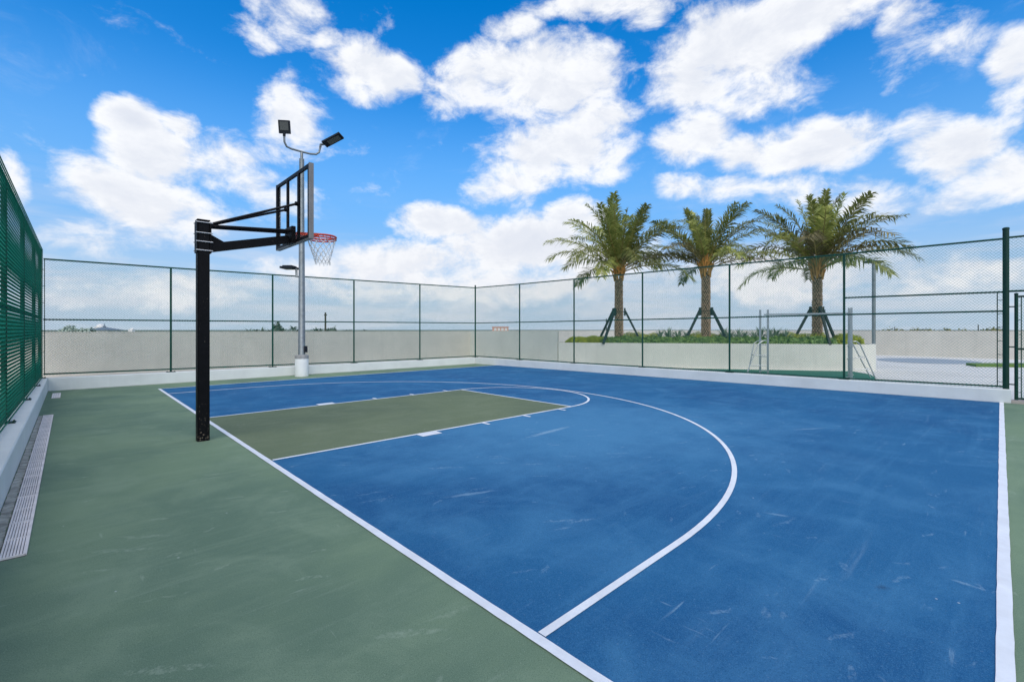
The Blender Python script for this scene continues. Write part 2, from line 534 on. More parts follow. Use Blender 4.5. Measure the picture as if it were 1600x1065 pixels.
MT['frond_dry'] = material('dry palm leaflets', (0.13, 0.12, 0.04), 0.6, var=0.35, vscale=2.5, col2=(0.26, 0.22, 0.09), objrand=0.3, trans=0.2)
MT['rachis'] = material('palm stalk', (0.25, 0.20, 0.055), 0.55, var=0.25, vscale=3)
MT['boot'] = material('orange palm stalk base', (0.50, 0.25, 0.06), 0.7, var=0.3, vscale=6)
MT['strut'] = material('dark stained timber', (0.022, 0.028, 0.030), 0.7, var=0.3, vscale=10)
MT['hedge_yellow'] = material('yellow green leaves', (0.32, 0.42, 0.02), 0.5, var=0.4, vscale=5, col2=(0.58, 0.62, 0.04), trans=0.25)
MT['hedge_dark'] = material('dark green leaves', (0.07, 0.20, 0.04), 0.42, var=0.55, vscale=7, col2=(0.30, 0.46, 0.12), trans=0.2)
MT['spiky'] = material('grey green blades', (0.20, 0.28, 0.19), 0.5, var=0.35, vscale=4, col2=(0.42, 0.50, 0.37), trans=0.2)
MT['soil'] = material('dark mulch', (0.05, 0.035, 0.025), 0.95, var=0.4, vscale=10)
MT['far_tree'] = material('far foliage', (0.075, 0.095, 0.07), 0.8, var=0.4, vscale=0.6)
MT['far_tree_pale'] = material('pale far foliage', (0.30, 0.36, 0.30), 0.8, var=0.3, vscale=0.6)
MT['far_tree_olive'] = material('olive far foliage', (0.16, 0.15, 0.05), 0.8, var=0.3, vscale=0.6)
MT['far_white'] = material('far white paint', (0.72, 0.70, 0.66), 0.7, var=0.05, vscale=0.3)
MT['far_pink'] = material('far salmon paint', (0.62, 0.33, 0.25), 0.7, var=0.08, vscale=0.3)
MT['far_slate'] = material('far slate roof', (0.13, 0.16, 0.20), 0.6, var=0.1, vscale=0.5)
MT['far_glass'] = material('far window glass', (0.06, 0.07, 0.09), 0.15)
MT['terrain'] = material('distant land', (0.10, 0.12, 0.08), 0.95, var=0.4, vscale=0.01)
MT['glass'] = glass_material()
weather(MT['curb'], .07, .025)
weather(MT['wall'], .14)
weather(MT['planter'], .12)
weather(MT['line'], .10)
chips(MT['black'], .6)


# ------------------------------------------------------------------ mesh builder
class MB:
    def __init__(self):
        self.v, self.f = [], []

    def add(self, vs, fs):
        o = len(self.v)
        self.v += [tuple(p) for p in vs]
        self.f += [tuple(i + o for i in q) for q in fs]
        return self

    def box(self, a, b):
        x0, y0, z0 = a
        x1, y1, z1 = b
        vs = [(x0, y0, z0), (x1, y0, z0), (x1, y1, z0), (x0, y1, z0), (x0, y0, z1), (x1, y0, z1), (x1, y1, z1), (x0, y1, z1)]
        return self.add(vs, [(0, 3, 2, 1), (4, 5, 6, 7), (0, 1, 5, 4), (1, 2, 6, 5), (2, 3, 7, 6), (3, 0, 4, 7)])

    def obox(self, c, ax, ay, az, hx, hy, hz):
        """box with its own axes"""
        c, ax, ay, az = Vector(c), Vector(ax), Vector(ay), Vector(az)
        vs = []
        for sz in (-1, 1):
            for sx, sy in ((-1, -1), (1, -1), (1, 1), (-1, 1)):
                vs.append(c + ax * hx * sx + ay * hy * sy + az * hz * sz)
        return self.add(vs, [(0, 3, 2, 1), (4, 5, 6, 7), (0, 1, 5, 4), (1, 2, 6, 5), (2, 3, 7, 6), (3, 0, 4, 7)])

    def bar(self, a, b, w, h, up=(0, 0, 1)):
        a, b = Vector(a), Vector(b)
        d = (b - a).normalized()
        s = d.cross(Vector(up))
        if s.length < 1e-4:
            s = d.cross(Vector((1, 0, 0)))
        s.normalize()
        u = s.cross(d)
        return self.obox((a + b) / 2, d, s, u, (b - a).length / 2, w / 2, h / 2)

    def tube(self, pts, r, n=10, cap=True, closed=False):
        pts = [Vector(p) for p in pts]
        k = len(pts)
        rs = r if isinstance(r, (list, tuple)) else [r] * k
        vs, fs = [], []
        prev = None
        for i, p in enumerate(pts):
            if closed:
                d = (pts[(i + 1) % k] - pts[i - 1])
            else:
                d = pts[min(i + 1, k - 1)] - pts[max(i - 1, 0)]
            d.normalize()
            ref = prev if prev is not None else (Vector((0, 0, 1)) if abs(d.z) < 0.9 else Vector((1, 0, 0)))
            s = d.cross(ref)
            if s.length < 1e-5:
                s = d.cross(Vector((0, 1, 0)))
            s.normalize()
            u = s.cross(d)
            prev = u
            for j in range(n):
                a = 2 * PI * j / n
                vs.append(p + (s * math.cos(a) + u * math.sin(a)) * rs[i])
        seg = k if closed else k - 1
        for i in range(seg):
            i2 = (i + 1) % k
            for j in range(n):
                j2 = (j + 1) % n
                fs.append((i * n + j, i * n + j2, i2 * n + j2, i2 * n + j))
        if cap and not closed:
            fs.append(tuple(range(n))[::-1])
            fs.append(tuple((k - 1) * n + j for j in range(n)))
        return self.add(vs, fs)

    def lathe(self, prof, n=24, c=(0, 0, 0)):
        vs, fs = [], []
        k = len(prof)
        for (r, z) in prof:
            for j in range(n):
                a = 2 * PI * j / n
                vs.append((c[0] + r * math.cos(a), c[1] + r * math.sin(a), c[2] + z))
        for i in range(k - 1):
            for j in range(n):
                j2 = (j + 1) % n
                fs.append((i * n + j, i * n + j2, (i + 1) * n + j2, (i + 1) * n + j))
        fs.append(tuple(range(n))[::-1])
        fs.append(tuple((k - 1) * n + j for j in range(n)))
        return self.add(vs, fs)

    def prism(self, poly, z0, z1):
        n = len(poly)
        vs = [(x, y, z0) for x, y in poly] + [(x, y, z1) for x, y in poly]
        fs = [tuple(range(n))[::-1], tuple(range(n, 2 * n))]
        fs += [(i, (i + 1) % n, n + (i + 1) % n, n + i) for i in range(n)]
        return self.add(vs, fs)

    def sheet(self, poly, z):
        return self.add([(x, y, z) for x, y in poly], [tuple(range(len(poly)))])

    def mesh(self, name, mat, smooth=False, bevel=0.0):
        me = bpy.data.meshes.new(name)
        me.from_pydata(self.v, [], self.f)
        me.validate()
        bm = bmesh.new()
        bm.from_mesh(me)
        bmesh.ops.recalc_face_normals(bm, faces=bm.faces)
        if bevel > 0:
            ed = [e for e in bm.edges if len(e.link_faces) == 2 and e.calc_face_angle(0) > R(40)]
            bmesh.ops.bevel(bm, geom=ed, offset=bevel, segments=2, affect='EDGES', clamp_overlap=True)
        if smooth:
            for f in bm.faces:
                f.smooth = True
            for e in bm.edges:
                if len(e.link_faces) == 2 and e.calc_face_angle(0) > R(38):
                    e.smooth = False
        bm.to_mesh(me)
        bm.free()
        me.materials.append(MT[mat])
        return me

    def build(self, name, mat, parent=None, smooth=False, bevel=0.0, loc=None):
        o = bpy.data.objects.new(name, self.mesh(name, mat, smooth, bevel))
        COL.objects.link(o)
        if parent:
            o.parent = parent
        if loc:
            o.location = loc
        return o


def link(name, me, parent=None, loc=(0, 0, 0), rot=(0, 0, 0), sc=None):
    o = bpy.data.objects.new(name, me)
    COL.objects.link(o)
    o.parent = parent
    o.location = loc
    o.rotation_euler = rot
    if sc:
        o.scale = (sc, sc, sc) if isinstance(sc, (int, float)) else sc
    return o


def tag(o, label=None, cat=None, group=None, kind=None):
    if label:
        o['label'] = label
    if cat:
        o['category'] = cat
    if group:
        o['group'] = group
    if kind:
        o['kind'] = kind
    return o


def thing(name, label, cat, loc=(0, 0, 0), rz=0.0, group=None):
    o = bpy.data.objects.new(name, None)
    o.empty_display_size = 0.2
    COL.objects.link(o)
    o.location = loc
    o.rotation_euler = (0, 0, rz)
    return tag(o, label, cat, group)


def copy_tree(o, parent=None):
    c = o.copy()
    COL.objects.link(c)
    c.parent = parent
    for ch in list(o.children):
        copy_tree(ch, c)
    return c


ORD = ['leftmost', 'second from the left', 'third from the left', 'fourth from the left', 'fifth from the left', 'sixth from the left', 'seventh from the left', 'eighth from the left', 'ninth from the left', 'tenth from the left', 'eleventh from the left', 'twelfth from the left', 'thirteenth from the left', 'fourteenth from the left', 'rightmost']


def ordinal(i, n):
    return 'rightmost' if i == n - 1 else ORD[i]


def struct(name, mb, mat, **k):
    return tag(mb.build(name, mat, **k), kind='structure')


# ------------------------------------------------------------------ plan of the court
CL, CC, CR = (-2.158, 9.083), (12.054, 9.067), (13.045, -8.132)   # inner foot of the kerb walls
BASE = 0.0
NEAR, FAR = -7.99, 7.66                                          # side lines
LW = 0.0508


def lerp(a, b, t):
    return tuple(x + (y - x) * t for x, y in zip(a, b))


def off(a, b, d):
    """offset segment to its left by d"""
    v = Vector((b[0] - a[0], b[1] - a[1])).normalized()
    n = Vector((-v.y, v.x)) * d
    return (a[0] + n.x, a[1] + n.y), (b[0] + n.x, b[1] + n.y)


# roof deck, terrain
struct('roof_deck', MB().box((-4.6, -24, -0.6), (36.2, 11.6, -0.006)), 'deck')
tr = MB()
S = 30000
tr.sheet([(-S, -S), (S, -S), (S, S), (-S, S)], -12.0)
struct('terrain', tr, 'terrain')
# green court sheet up to the kerbs, running on behind the camera
dR = (CR[0] + (CR[0] - CC[0]) * 0.7, CR[1] + (CR[1] - CC[1]) * 0.7)
struct('playing_court', MB().sheet([(-2.30, -20.0), (dR[0] + 0.05, -20.0), (CR[0] + 0.05, CR[1]), (CC[0] + 0.05, CC[1] + 0.05), (-2.2, 9.13)], 0.0), 'green_court')


def xr(y):
    """right kerb foot at a given y"""
    return CC[0] + (CR[0] - CC[0]) * (y - CC[1]) / (CR[1] - CC[1])


struct('court_blue_area', MB().sheet([(0, NEAR), (xr(NEAR) + .03, NEAR), (xr(FAR) + .03, FAR), (0, FAR)], 0.002), 'blue_court')
LN, LF, FTX = -1.835, 1.93, 5.80
struct('court_key_area', MB().sheet([(0, LN), (FTX, LN), (FTX, LF), (0, LF)], 0.004), 'key_court')


def strip(name, a, b, w, z):
    (x0, y0), (x1, y1) = a, b
    v = Vector((x1 - x0, y1 - y0)).normalized()
    n = Vector((-v.y, v.x)) * w / 2
    k = max(2, int((Vector(b) - Vector(a)).length / 0.12))
    m = MB()
    vs, fs = [], []
    rr = random.Random(len(name) + int(x0 * 10) + int(y0 * 7))
    for i in range(k + 1):
        t = i / k
        x, y = x0 + (x1 - x0) * t, y0 + (y1 - y0) * t
        e1, e2 = rr.uniform(-.0018, .0018), rr.uniform(-.0018, .0018)
        s = 1 + e1 / (w / 2)
        s2 = 1 + e2 / (w / 2)
        vs += [(x + n.x * s, y + n.y * s, z), (x - n.x * s2, y - n.y * s2, z)]
    for i in range(k):
        fs.append((2 * i, 2 * i + 1, 2 * i + 3, 2 * i + 2))
    m.add(vs, fs)
    return struct(name, m, 'line')


strip('baseline', (0, NEAR - 3.0), (0, FAR + LW / 2), 0.062, 0.0072)
strip('sideline', (0.05, NEAR), (xr(NEAR) + .02, NEAR), 0.064, 0.0068)
strip('sideline', (0.05, FAR), (xr(FAR) + .02, FAR), 0.055, 0.0068)
strip('lane_line', (0.05, LN), (FTX + .02, LN), LW, 0.0058)
strip('lane_line', (0.05, LF), (FTX + .02, LF), LW, 0.0058)
strip('free_throw_line', (FTX, LF - .03), (FTX, LN + .03), LW, 0.0062)


def arc(name, cx, cy, rx, a0, a1, z, w=LW, ry=None, tail0=None, tail1=None):
    ry = ry or rx
    pts = []
    for i in range(97):
        a = a0 + (a1 - a0) * i / 96
        pts.append((cx + rx * math.cos(a), cy + ry * math.sin(a)))
    if tail0:
        pts.insert(0, tail0)
    if tail1:
        pts.append(tail1)
    vs, fs = [], []
    for i, p in enumerate(pts):
        q = Vector(pts[min(i + 1, len(pts) - 1)]) - Vector(pts[max(i - 1, 0)])
        q.normalize()
        n = Vector((-q.y, q.x)) * w / 2
        vs += [(p[0] + n.x, p[1] + n.y, z), (p[0] - n.x, p[1] - n.y, z)]
    for i in range(len(pts) - 1):
        fs.append((2 * i, 2 * i + 1, 2 * i + 3, 2 * i + 2))
    return struct(name, MB().add(vs, fs), 'line')


cyl = (LN + LF) / 2
arc('free_throw_circle', FTX, cyl, 1.80, -PI / 2, PI / 2, 0.0064, ry=(LF - LN) / 2)
arc('three_point_line', 1.50, 0, 6.20, -PI / 2, PI / 2, 0.0066, w=0.053, ry=6.31, tail0=(0.04, -6.32), tail1=(0.04, 6.32))
for y, s in ((LN, -1), (LF, 1)):
    struct('lane_block', MB().sheet([(2.07, y + s * .03), (2.42, y + s * .03), (2.42, y + s * .20), (2.07, y + s * .20)], 0.0060), 'line')
    for x in (3.35, 4.34, 5.34):
        struct('lane_mark', MB().sheet([(x, y + s * .03), (x + .055, y + s * .03), (x + .055, y + s * .20), (x, y + s * .20)], 0.0060), 'line')

# ------------------------------------------------------------------ kerb walls
KW, KH = 0.32, 0.30


def kerb(name, a, b, label, h0=KH, h1=KH, side=1):
    (a2, b2) = off(a, b, KW * side)
    k = 40
    vs, fs = [], []
    prof = [0, 1]
    for i in range(k + 1):
        t = i / k
        p, q = lerp(a, b, t), lerp(a2, b2, t)
        h = h0 + (h1 - h0) * t
        c = .012
        d = Vector((q[0] - p[0], q[1] - p[1])).normalized() * c
        vs += [(p[0], p[1], -.005), (p[0], p[1], h - c), (p[0] + d.x, p[1] + d.y, h), (q[0] - d.x, q[1] - d.y, h), (q[0], q[1], h - c), (q[0], q[1], -.005)]
    for i in range(k):
        for j in range(5):
            fs.append((i * 6 + j, i * 6 + j + 1, i * 6 + j + 7, i * 6 + j + 6))
    fs.append((0, 1, 2, 3, 4, 5))
    fs.append(tuple(k * 6 + j for j in range(6)))
    o = MB().add(vs, fs).build(name, 'curb')
    return tag(o, label, 'low wall', 'white kerb walls round the court')


LEFT0 = (-2.222, -14.0)
kerb('low_wall', LEFT0, (CL[0], CL[1] + .33), 'low white kerb wall under the left fence, beside the long drain', .32, .335)
kerb('low_wall', (CL[0] + .002, CL[1]), (CC[0] + .003, CC[1]), 'low white kerb wall along the back fence, behind the light pole base', .335, .285)
kerb('low_wall', (CC[0], CC[1] + .32), CR, 'low white kerb wall under the right fence in front of the palms', .283, .295)

# ------------------------------------------------------------------ chain link
PITCH = 0.066


def chain_mesh(name, length, zl0, zl1, zr0, zr1, r=0.0030, pitch=PITCH, depth=0.010):
    """woven zig-zag wires; local x along the fence, z up"""
    nw = max(2, int(round(length / pitch)))
    w = length / nw
    H = max(zl1 - zl0, zr1 - zr0)
    ns = int(round(H / (pitch * 0.5)))
    i = np.arange(nw + 1)[:, None]
    j = np.arange(ns + 1)[None, :]
    x = i * w + np.where(j % 2 == 0, -w * 0.5, w * 0.5) * 1.04
    x = np.clip(x, 0, length) + 0 * j
    t = x / length
    zb = zl0 + (zr0 - zl0) * t
    zt = zl1 + (zr1 - zl1) * t
    z = zb + (zt - zb) * (j / ns)
    P0 = np.stack([x[:, :-1], 0 * x[:, :-1], z[:, :-1]], -1).reshape(-1, 3)
    P1 = np.stack([x[:, 1:], 0 * x[:, 1:], z[:, 1:]], -1).reshape(-1, 3)
    sgn = np.where((np.arange(ns) % 2 == 0), 1.0, -1.0)
    s = np.tile(sgn, nw + 1)
    P0[:, 1] += s * depth
    P1[:, 1] += s * depth
    d = P1 - P0
    L_ = np.linalg.norm(d, axis=1)
    keep = L_ > pitch * 0.3
    P0, P1, d, L_ = P0[keep], P1[keep], d[keep], L_[keep]
    d = d / L_[:, None]
    P0 = P0 - d * 0.002
    P1 = P1 + d * 0.002
    u = np.zeros_like(d)
    u[:, 1] = 1
    sd_ = np.cross(d, u)
    rings = []
    for a in (0, 2 * PI / 3, 4 * PI / 3):
        rings.append(sd_ * math.cos(a) * r + u * math.sin(a) * r)
    V = np.stack([P0 + rings[0], P0 + rings[1], P0 + rings[2], P1 + rings[0], P1 + rings[1], P1 + rings[2]], 1).reshape(-1, 3)
    m = len(P0)
    b = (np.arange(m) * 6)[:, None]
    F = np.concatenate([b + np.array([[0, 1, 4, 3]]), b + np.array([[1, 2, 5, 4]]), b + np.array([[2, 0, 3, 5]])], 0)
    me = bpy.data.meshes.new(name)
    me.vertices.add(len(V))
    me.vertices.foreach_set('co', V.astype(np.float32).ravel())
    me.loops.add(F.size)
    me.loops.foreach_set('vertex_index', F.astype(np.int32).ravel())
    me.polygons.add(len(F))
    me.polygons.foreach_set('loop_start', (np.arange(len(F)) * 4).astype(np.int32))
    me.polygons.foreach_set('use_smooth', np.ones(len(F), dtype=bool))
    me.update(calc_edges=True)
    me.materials.append(MT['mesh'])
    return me


def mesh_bay(parent, a, b, zl0, zl1, zr0, zr1, side=0.034, r=0.0030, depth=0.010, pitch=PITCH):
    """one bay of netting hung on the side of the posts"""
    L_ = math.hypot(b[0] - a[0], b[1] - a[1])
    ang = math.atan2(b[1] - a[1], b[0] - a[0])
    a2, _ = off(a, b, side)
    o = link('chain_link_netting', chain_mesh('chain_link_netting', L_, zl0, zl1, zr0, zr1, r=r, pitch=pitch, depth=depth), parent, (a2[0], a2[1], 0), (0, 0, ang))
    o['kind'] = 'stuff'
    return o


def base_plate(parent, x, y, z, ang, w=0.11):
    m = MB().obox((x, y, z + .007), (math.cos(ang), math.sin(ang), 0), (-math.sin(ang), math.cos(ang), 0), (0, 0, 1), w, .09, .007)
    for sx in (-1, 1):
        for sy in (-1, 1):
            px = x + sx * (w - .02) * math.cos(ang) - sy * .055 * math.sin(ang)
            py = y + sx * (w - .02) * math.sin(ang) + sy * .055 * math.cos(ang)
            m.lathe([(.010, 0), (.010, .012), (.005, .02)], 6, (px, py, z + .014))
    return m.build('base_plate', 'fence', parent)


def post(parent, x, y, z0, z1, r, cap=True):
    prof = [(r, z0), (r, z1)]
    if cap:
        prof += [(r * 1.12, z1), (r * 1.12, z1 + .03), (r * .8, z1 + .045), (r * .2, z1 + .052)]
    return MB().lathe(prof, 14, (x, y, 0)).build('post', 'fence', parent, smooth=True)


def rail(parent, name, pts, r=0.021):
    return MB().tube(pts, r, 10).build(name, 'fence', parent, smooth=True)


def ties(parent, a, b, z0, z1, n):
    """wire ties looping the rail"""
    m = MB()
    for i in range(n):
        t = (i + .5) / n
        p = lerp(a, b, t)
        z = z0 + (z1 - z0) * t
        d = Vector((b[0] - a[0], b[1] - a[1], 0)).normalized()
        nn = Vector((-d.y, d.x, 0))
        c = Vector((p[0], p[1], z))
        m.tube([c + nn * .04 * math.cos(q) + Vector((0, 0, 1)) * .027 * math.sin(q) for q in [k * PI / 4 for k in range(8)]], .003, 4, closed=True)
    o = m.build('wire_tie', 'mesh', parent)
    o['kind'] = 'stuff'


def tension_bar(parent, x, y, z0, z1, px_, py_):
    b = MB().tube([(x, y, z0), (x, y, z1)], .009, 6).build('tension_bar', 'fence', parent)
    k = 7
    for i in range(k):
        z = z0 + (z1 - z0) * (i + .4) / k
        MB().bar((x, y, z), (px_, py_, z), .006, .012).build('tension_band', 'fence', parent)


# ---- back fence
BA, BB = (-2.245, 9.22), (12.20, 9.22)
backX = [0.454, 3.288, 6.193, 9.146]
fb_ = thing('chain_link_fence', 'green chain link fence across the back of the court, behind the light pole', 'fence', (5, 9.22, 0), group='chain link fences round the court')


def rel(o, kids=None):
    for c in o.children:
        c.matrix_parent_inverse = Matrix.Translation(o.location).inverted()


ztop = lambda x: 3.44 + (3.585 - 3.44) * max(0, (x + 2.245) / 14.44) ** 1.3
zmid = lambda x: 1.863 + (1.914 - 1.863) * (x + 2.245) / 14.44
zbot = lambda x: 0.44 + (0.352 - 0.44) * min(1, ((x + 2.245) / 9.0)) if x < 6.7 else 0.353
zk = lambda x: .335 + (.285 - .335) * (x + 2.158) / 14.2
xs = [BA[0]] + backX + [BB[0]]
for x in backX:
    p = post(fb_, x, 9.22, zk(x), ztop(x) - .015, .027, False)
    base_plate(p, x, 9.22, zk(x), 0)
for nm, fz, r_ in (('top_rail', ztop, .022), ('middle_rail', zmid, .020), ('bottom_rail', zbot, .020)):
    rail(fb_, nm, [(x, 9.22, fz(x)) for x in xs], r_)
for i in range(5):
    a, b = xs[i], xs[i + 1]
    mesh_bay(fb_, (a, 9.22), (b, 9.22), zbot(a) - .04, ztop(a) + .01, zbot(b) - .04, ztop(b) + .01, -.034)
    for fz in (ztop, zmid, zbot):
        ties(fb_, (a, 9.22), (b, 9.22), fz(a), fz(b), 7)
tension_bar(fb_, BA[0] + .02, 9.19, zbot(BA[0]) - .03, ztop(BA[0]) - .02, BA[0] - .06, 9.20)

# ---- right fence
RA, RB = (12.204, 9.22), (13.195, -8.123)
posts_r = [(12.359, 6.373), (12.524, 3.510), (12.691, 0.613), (12.857, -2.267), (13.023, -5.135)]
MAIN = (13.193, -8.055)
fr = thing('chain_link_fence', 'green chain link fence on the right, between the court and the palms', 'fence', (12.7, 0.6, 0), group='chain link fences round the court')
angr = math.atan2(RB[1] - RA[1], RB[0] - RA[0])
p = post(fr, RA[0], RA[1], .285, 3.66, .034)
base_plate(p, RA[0], RA[1], .285, 0)
pr_ = [RA] + posts_r + [MAIN]
zrt = [3.585, 3.568, 3.573, 3.578, 3.582, 3.586, 3.604]
zrm = [1.914, 1.920, 1.934, 1.952, 1.968, 1.996, 2.008]
zrb = [0.352, 0.335, 0.305, 0.316, 0.330, 0.315, 0.345]
zrk = [.283 + .012 * i / 6 for i in range(7)]
zrb = [max(z, k + .028) for z, k in zip(zrb, zrk)]
for i, q in enumerate(posts_r):
    p = post(fr, q[0], q[1], zrk[i + 1], zrt[i + 1] - .015, .027, False)
    base_plate(p, q[0], q[1], zrk[i + 1], angr)
p = post(fr, MAIN[0], MAIN[1], .29, 3.80, .054)
for nm, zz, r_ in (('top_rail', zrt, .022), ('middle_rail', zrm, .020), ('bottom_rail', zrb, .020)):
    rail(fr, nm, [(q[0], q[1], z) for q, z in zip(pr_, zz)], r_)
rail(fr, 'upper_rail', [(posts_r[-1][0], posts_r[-1][1], 2.435), (MAIN[0], MAIN[1], 2.43)], .020)
for i in range(6):
    mesh_bay(fr, pr_[i], pr_[i + 1], zrb[i] - .035, zrt[i] + .01, zrb[i + 1] - .035, zrt[i + 1] + .01, -.034)
    for zz in (zrt, zrm, zrb):
        ties(fr, pr_[i], pr_[i + 1], zz[i], zz[i + 1], 7)
tb = lerp(MAIN, posts_r[-1], .045)
tension_bar(fr, tb[0] - .03, tb[1], .33, 2.43, MAIN[0] - .03, MAIN[1])
# the panel over the gate and its far post
g_dir = Vector((MAIN[0] - posts_r[-1][0], MAIN[1] - posts_r[-1][1])).normalized()
GEND = (MAIN[0] + g_dir.x * 1.42, MAIN[1] + g_dir.y * 1.42)
rail(fr, 'top_rail', [(MAIN[0], MAIN[1], 3.62), (GEND[0], GEND[1], 3.63)], .022)
rail(fr, 'gate_head_rail', [(MAIN[0], MAIN[1], 2.44), (GEND[0], GEND[1], 2.44)], .022)
mesh_bay(fr, MAIN, GEND, 2.43, 3.62, 2.43, 3.63, -.034)
post(fr, GEND[0], GEND[1], 0.0, 3.80, .054)
FEND = (MAIN[0] + g_dir.x * 4.4, MAIN[1] + g_dir.y * 4.4)
mesh_bay(fr, GEND, FEND, .30, 3.62, .30, 3.62, -.034)
rail(fr, 'top_rail', [(GEND[0], GEND[1], 3.62), (FEND[0], FEND[1], 3.62)], .022)
kerb('low_wall', (GEND[0] - .12, GEND[1] - .05), (FEND[0] - .12, FEND[1]), 'low white kerb wall past the gate at the right edge', .29, .29)

# ---- gate
gt = thing('fence_gate', 'green chain link gate hung on the thick post at the right edge', 'gate', (13.21, -8.22, 0.07))
g0 = Vector((MAIN[0], MAIN[1], 0)) + Vector((g_dir.x, g_dir.y, 0)) * .155
g1 = Vector((MAIN[0], MAIN[1], 0)) + Vector((g_dir.x, g_dir.y, 0)) * 1.30
for q in (g0, g1):
    MB().lathe([(.030, .07), (.030, 2.36), (.034, 2.36), (.034, 2.385), (.01, 2.40)], 12, (q.x, q.y, 0)).build('stile', 'fence', gt, smooth=True)
for nm, z in (('top_bar', 2.32), ('middle_bar', 1.18), ('bottom_bar', .10)):
    MB().tube([(g0.x, g0.y, z), (g1.x, g1.y, z)], .022, 10).build(nm, 'fence', gt, smooth=True)
mesh_bay(gt, (g0.x, g0.y), (g1.x, g1.y), .10, 2.32, .10, 2.32, -.02)
tq = g0 + Vector((g_dir.x, g_dir.y, 0)) * .075
tension_bar(gt, tq.x, tq.y, .11, 2.31, g0.x, g0.y)
for z in (1.22, 2.1, .4):
    MB().bar((MAIN[0] + .02, MAIN[1] - .05, z), (g0.x, g0.y, z), .03, .025).build('hinge', 'fence', gt)
struct('gate_sill', MB().prism([(CR[0] + .0, CR[1] - .004), (CR[0] + .36, CR[1] - .004), (CR[0] + .44, CR[1] - 1.3), (CR[0] + .08, CR[1] - 1.3)], -.005, .055), 'sill')

# ---- left fence
fl = thing('chain_link_fence', 'tall green chain link fence close on the left, seen almost edge on', 'fence', (-2.35, 2, 0), group='chain link fences round the court')
LFA, LFB = (-2.31, 9.24), (-2.545, -13.0)


def lx(y):
    return LFA[0] + (LFB[0] - LFA[0]) * (LFA[1] - y) / (LFA[1] - LFB[1])


ly = [9.24, 6.95, 4.14, 1.33, -1.48, -4.29, -7.1, -9.9, -12.7]
angl = R(90)
post_l = []
for i, y in enumerate(ly):
    p = post(fl, lx(y), y, .33, 3.66 if i == 0 else 3.64, .036 if i == 0 else .030, i == 0)
    base_plate(p, lx(y), y, .325 + .01 * (y + 2) / 11, 0)
for nm, z, r_ in (('top_rail', 3.65, .022), ('middle_rail', 1.93, .020), ('bottom_rail', .40, .020)):
    rail(fl, nm, [(lx(y), y, z) for y in (ly[0], ly[-1])], r_)
for i in range(len(ly) - 1):
    a, b = (lx(ly[i]), ly[i]), (lx(ly[i + 1]), ly[i + 1])
    mesh_bay(fl, a, b, .36, 3.68, .36, 3.68, .034, .0046, .018, .053)
    for z in (3.65, 1.93, .40):
        ties(fl, a, b, z, z, 7)

# ------------------------------------------------------------------ trench drains
gx0, gx1 = -2.105, -1.975
dr = thing('trench_drain', 'long pale slotted trench drain along the foot of the left kerb wall', 'drain', (-2.04, .5, 0))
MB().box((gx0 - .006, -3.22, -.05), (gx1 + .006, 4.24, .0035)).build('channel', 'slot', dr)


def grate(y0, y1, n=8):
    m = MB()
    bw = (gx1 - gx0) / n
    for i in range(n):
        a = gx0 + i * bw
        m.box((a + .0022, y0 + .012, .004), (a + bw - .0022, y1 - .012, .016))
    m.box((gx0, y0 + .003, .002), (gx1, y0 + .018, .015))
    m.box((gx0, y1 - .018, .002), (gx1, y1 - .003, .015))
    m.box((gx0, (y0 + y1) / 2 - .006, .002), (gx1, (y0 + y1) / 2 + .006, .014))
    m.box((gx1 - .004, y0 + .003, .001), (gx1 + .006, y1 - .003, .0155))
    return m


y = 4.24
while y > -3.2:
    y2 = max(y - .83, -3.22)
    grate(y2, y).build('grate', 'grate', dr)
    y = y2
d2 = thing('drain_grate', 'small square drain grate near the far left corner of the court', 'drain', (-2.0, 7.7, 0))
gx0, gx1 = -2.06, -1.915
MB().box((gx0 - .006, 7.20, -.05), (gx1 + .006, 8.30, .0035)).build('channel', 'slot', d2)
grate(7.2, 8.3, 4).build('grate', 'grate', d2)
# rough unpainted concrete strip between kerb and drain
rr = random.Random(3)
ed0, ed1 = [], []
y = 4.26
while y > -12:
    fx = CL[0] + (LEFT0[0] - CL[0]) * (CL[1] - y) / (CL[1] - LEFT0[1])
    ed0.append((fx + .001 + rr.uniform(0, .012), y))
    ed1.append((-2.108 + rr.uniform(-.012, .004) if y > -3.2 else -2.13 + rr.uniform(-.01, .01), y))
    y -= .09
vs = [(x, yy, .0045 + rr.uniform(0, .006)) for x, yy in ed0] + [(x, yy, .0045) for x, yy in ed1]
k = len(ed0)
struct('bare_concrete_strip', MB().add(vs, [(i, i + 1, k + i + 1, k + i) for i in range(k - 1)]), 'dark_gap')

# ------------------------------------------------------------------ parapets and planter
PH = 1.535


def wall(label, poly, h, mat='wall', cat='wall', name='parapet_wall', group='parapet walls round the roof'):
    t = thing(name, label, cat, (poly[0][0], poly[0][1], 0), group=group)
    MB().prism(poly, -.01, h - .03).build('wall_body', mat, t)
    c = Vector((sum(p_[0] for p_ in poly) / len(poly), sum(p_[1] for p_ in poly) / len(poly)))
    MB().prism(poly, h - .0298, h).build('coping', mat, t, bevel=.006)
    return t


wall('long beige parapet wall behind the back fence', [(-4.6, 10.75), (35.5, 10.75), (35.5, 11.0), (-4.6, 11.0)], PH)
wall('far beige parapet wall at the right, behind the lamp post', [(35.5, 10.745), (35.75, 10.745), (35.75, -24), (35.5, -24)], PH)
wall('beige parapet wall beyond the left fence', [(-4.6, 10.74), (-4.35, 10.74), (-4.35, -24), (-4.6, -24)], PH)
wall('pale wall between the far court corner and the palm planter', [(13.10, 10.745), (13.30, 10.745), (14.12, 5.66), (13.90, 5.55)], PH, 'planter')

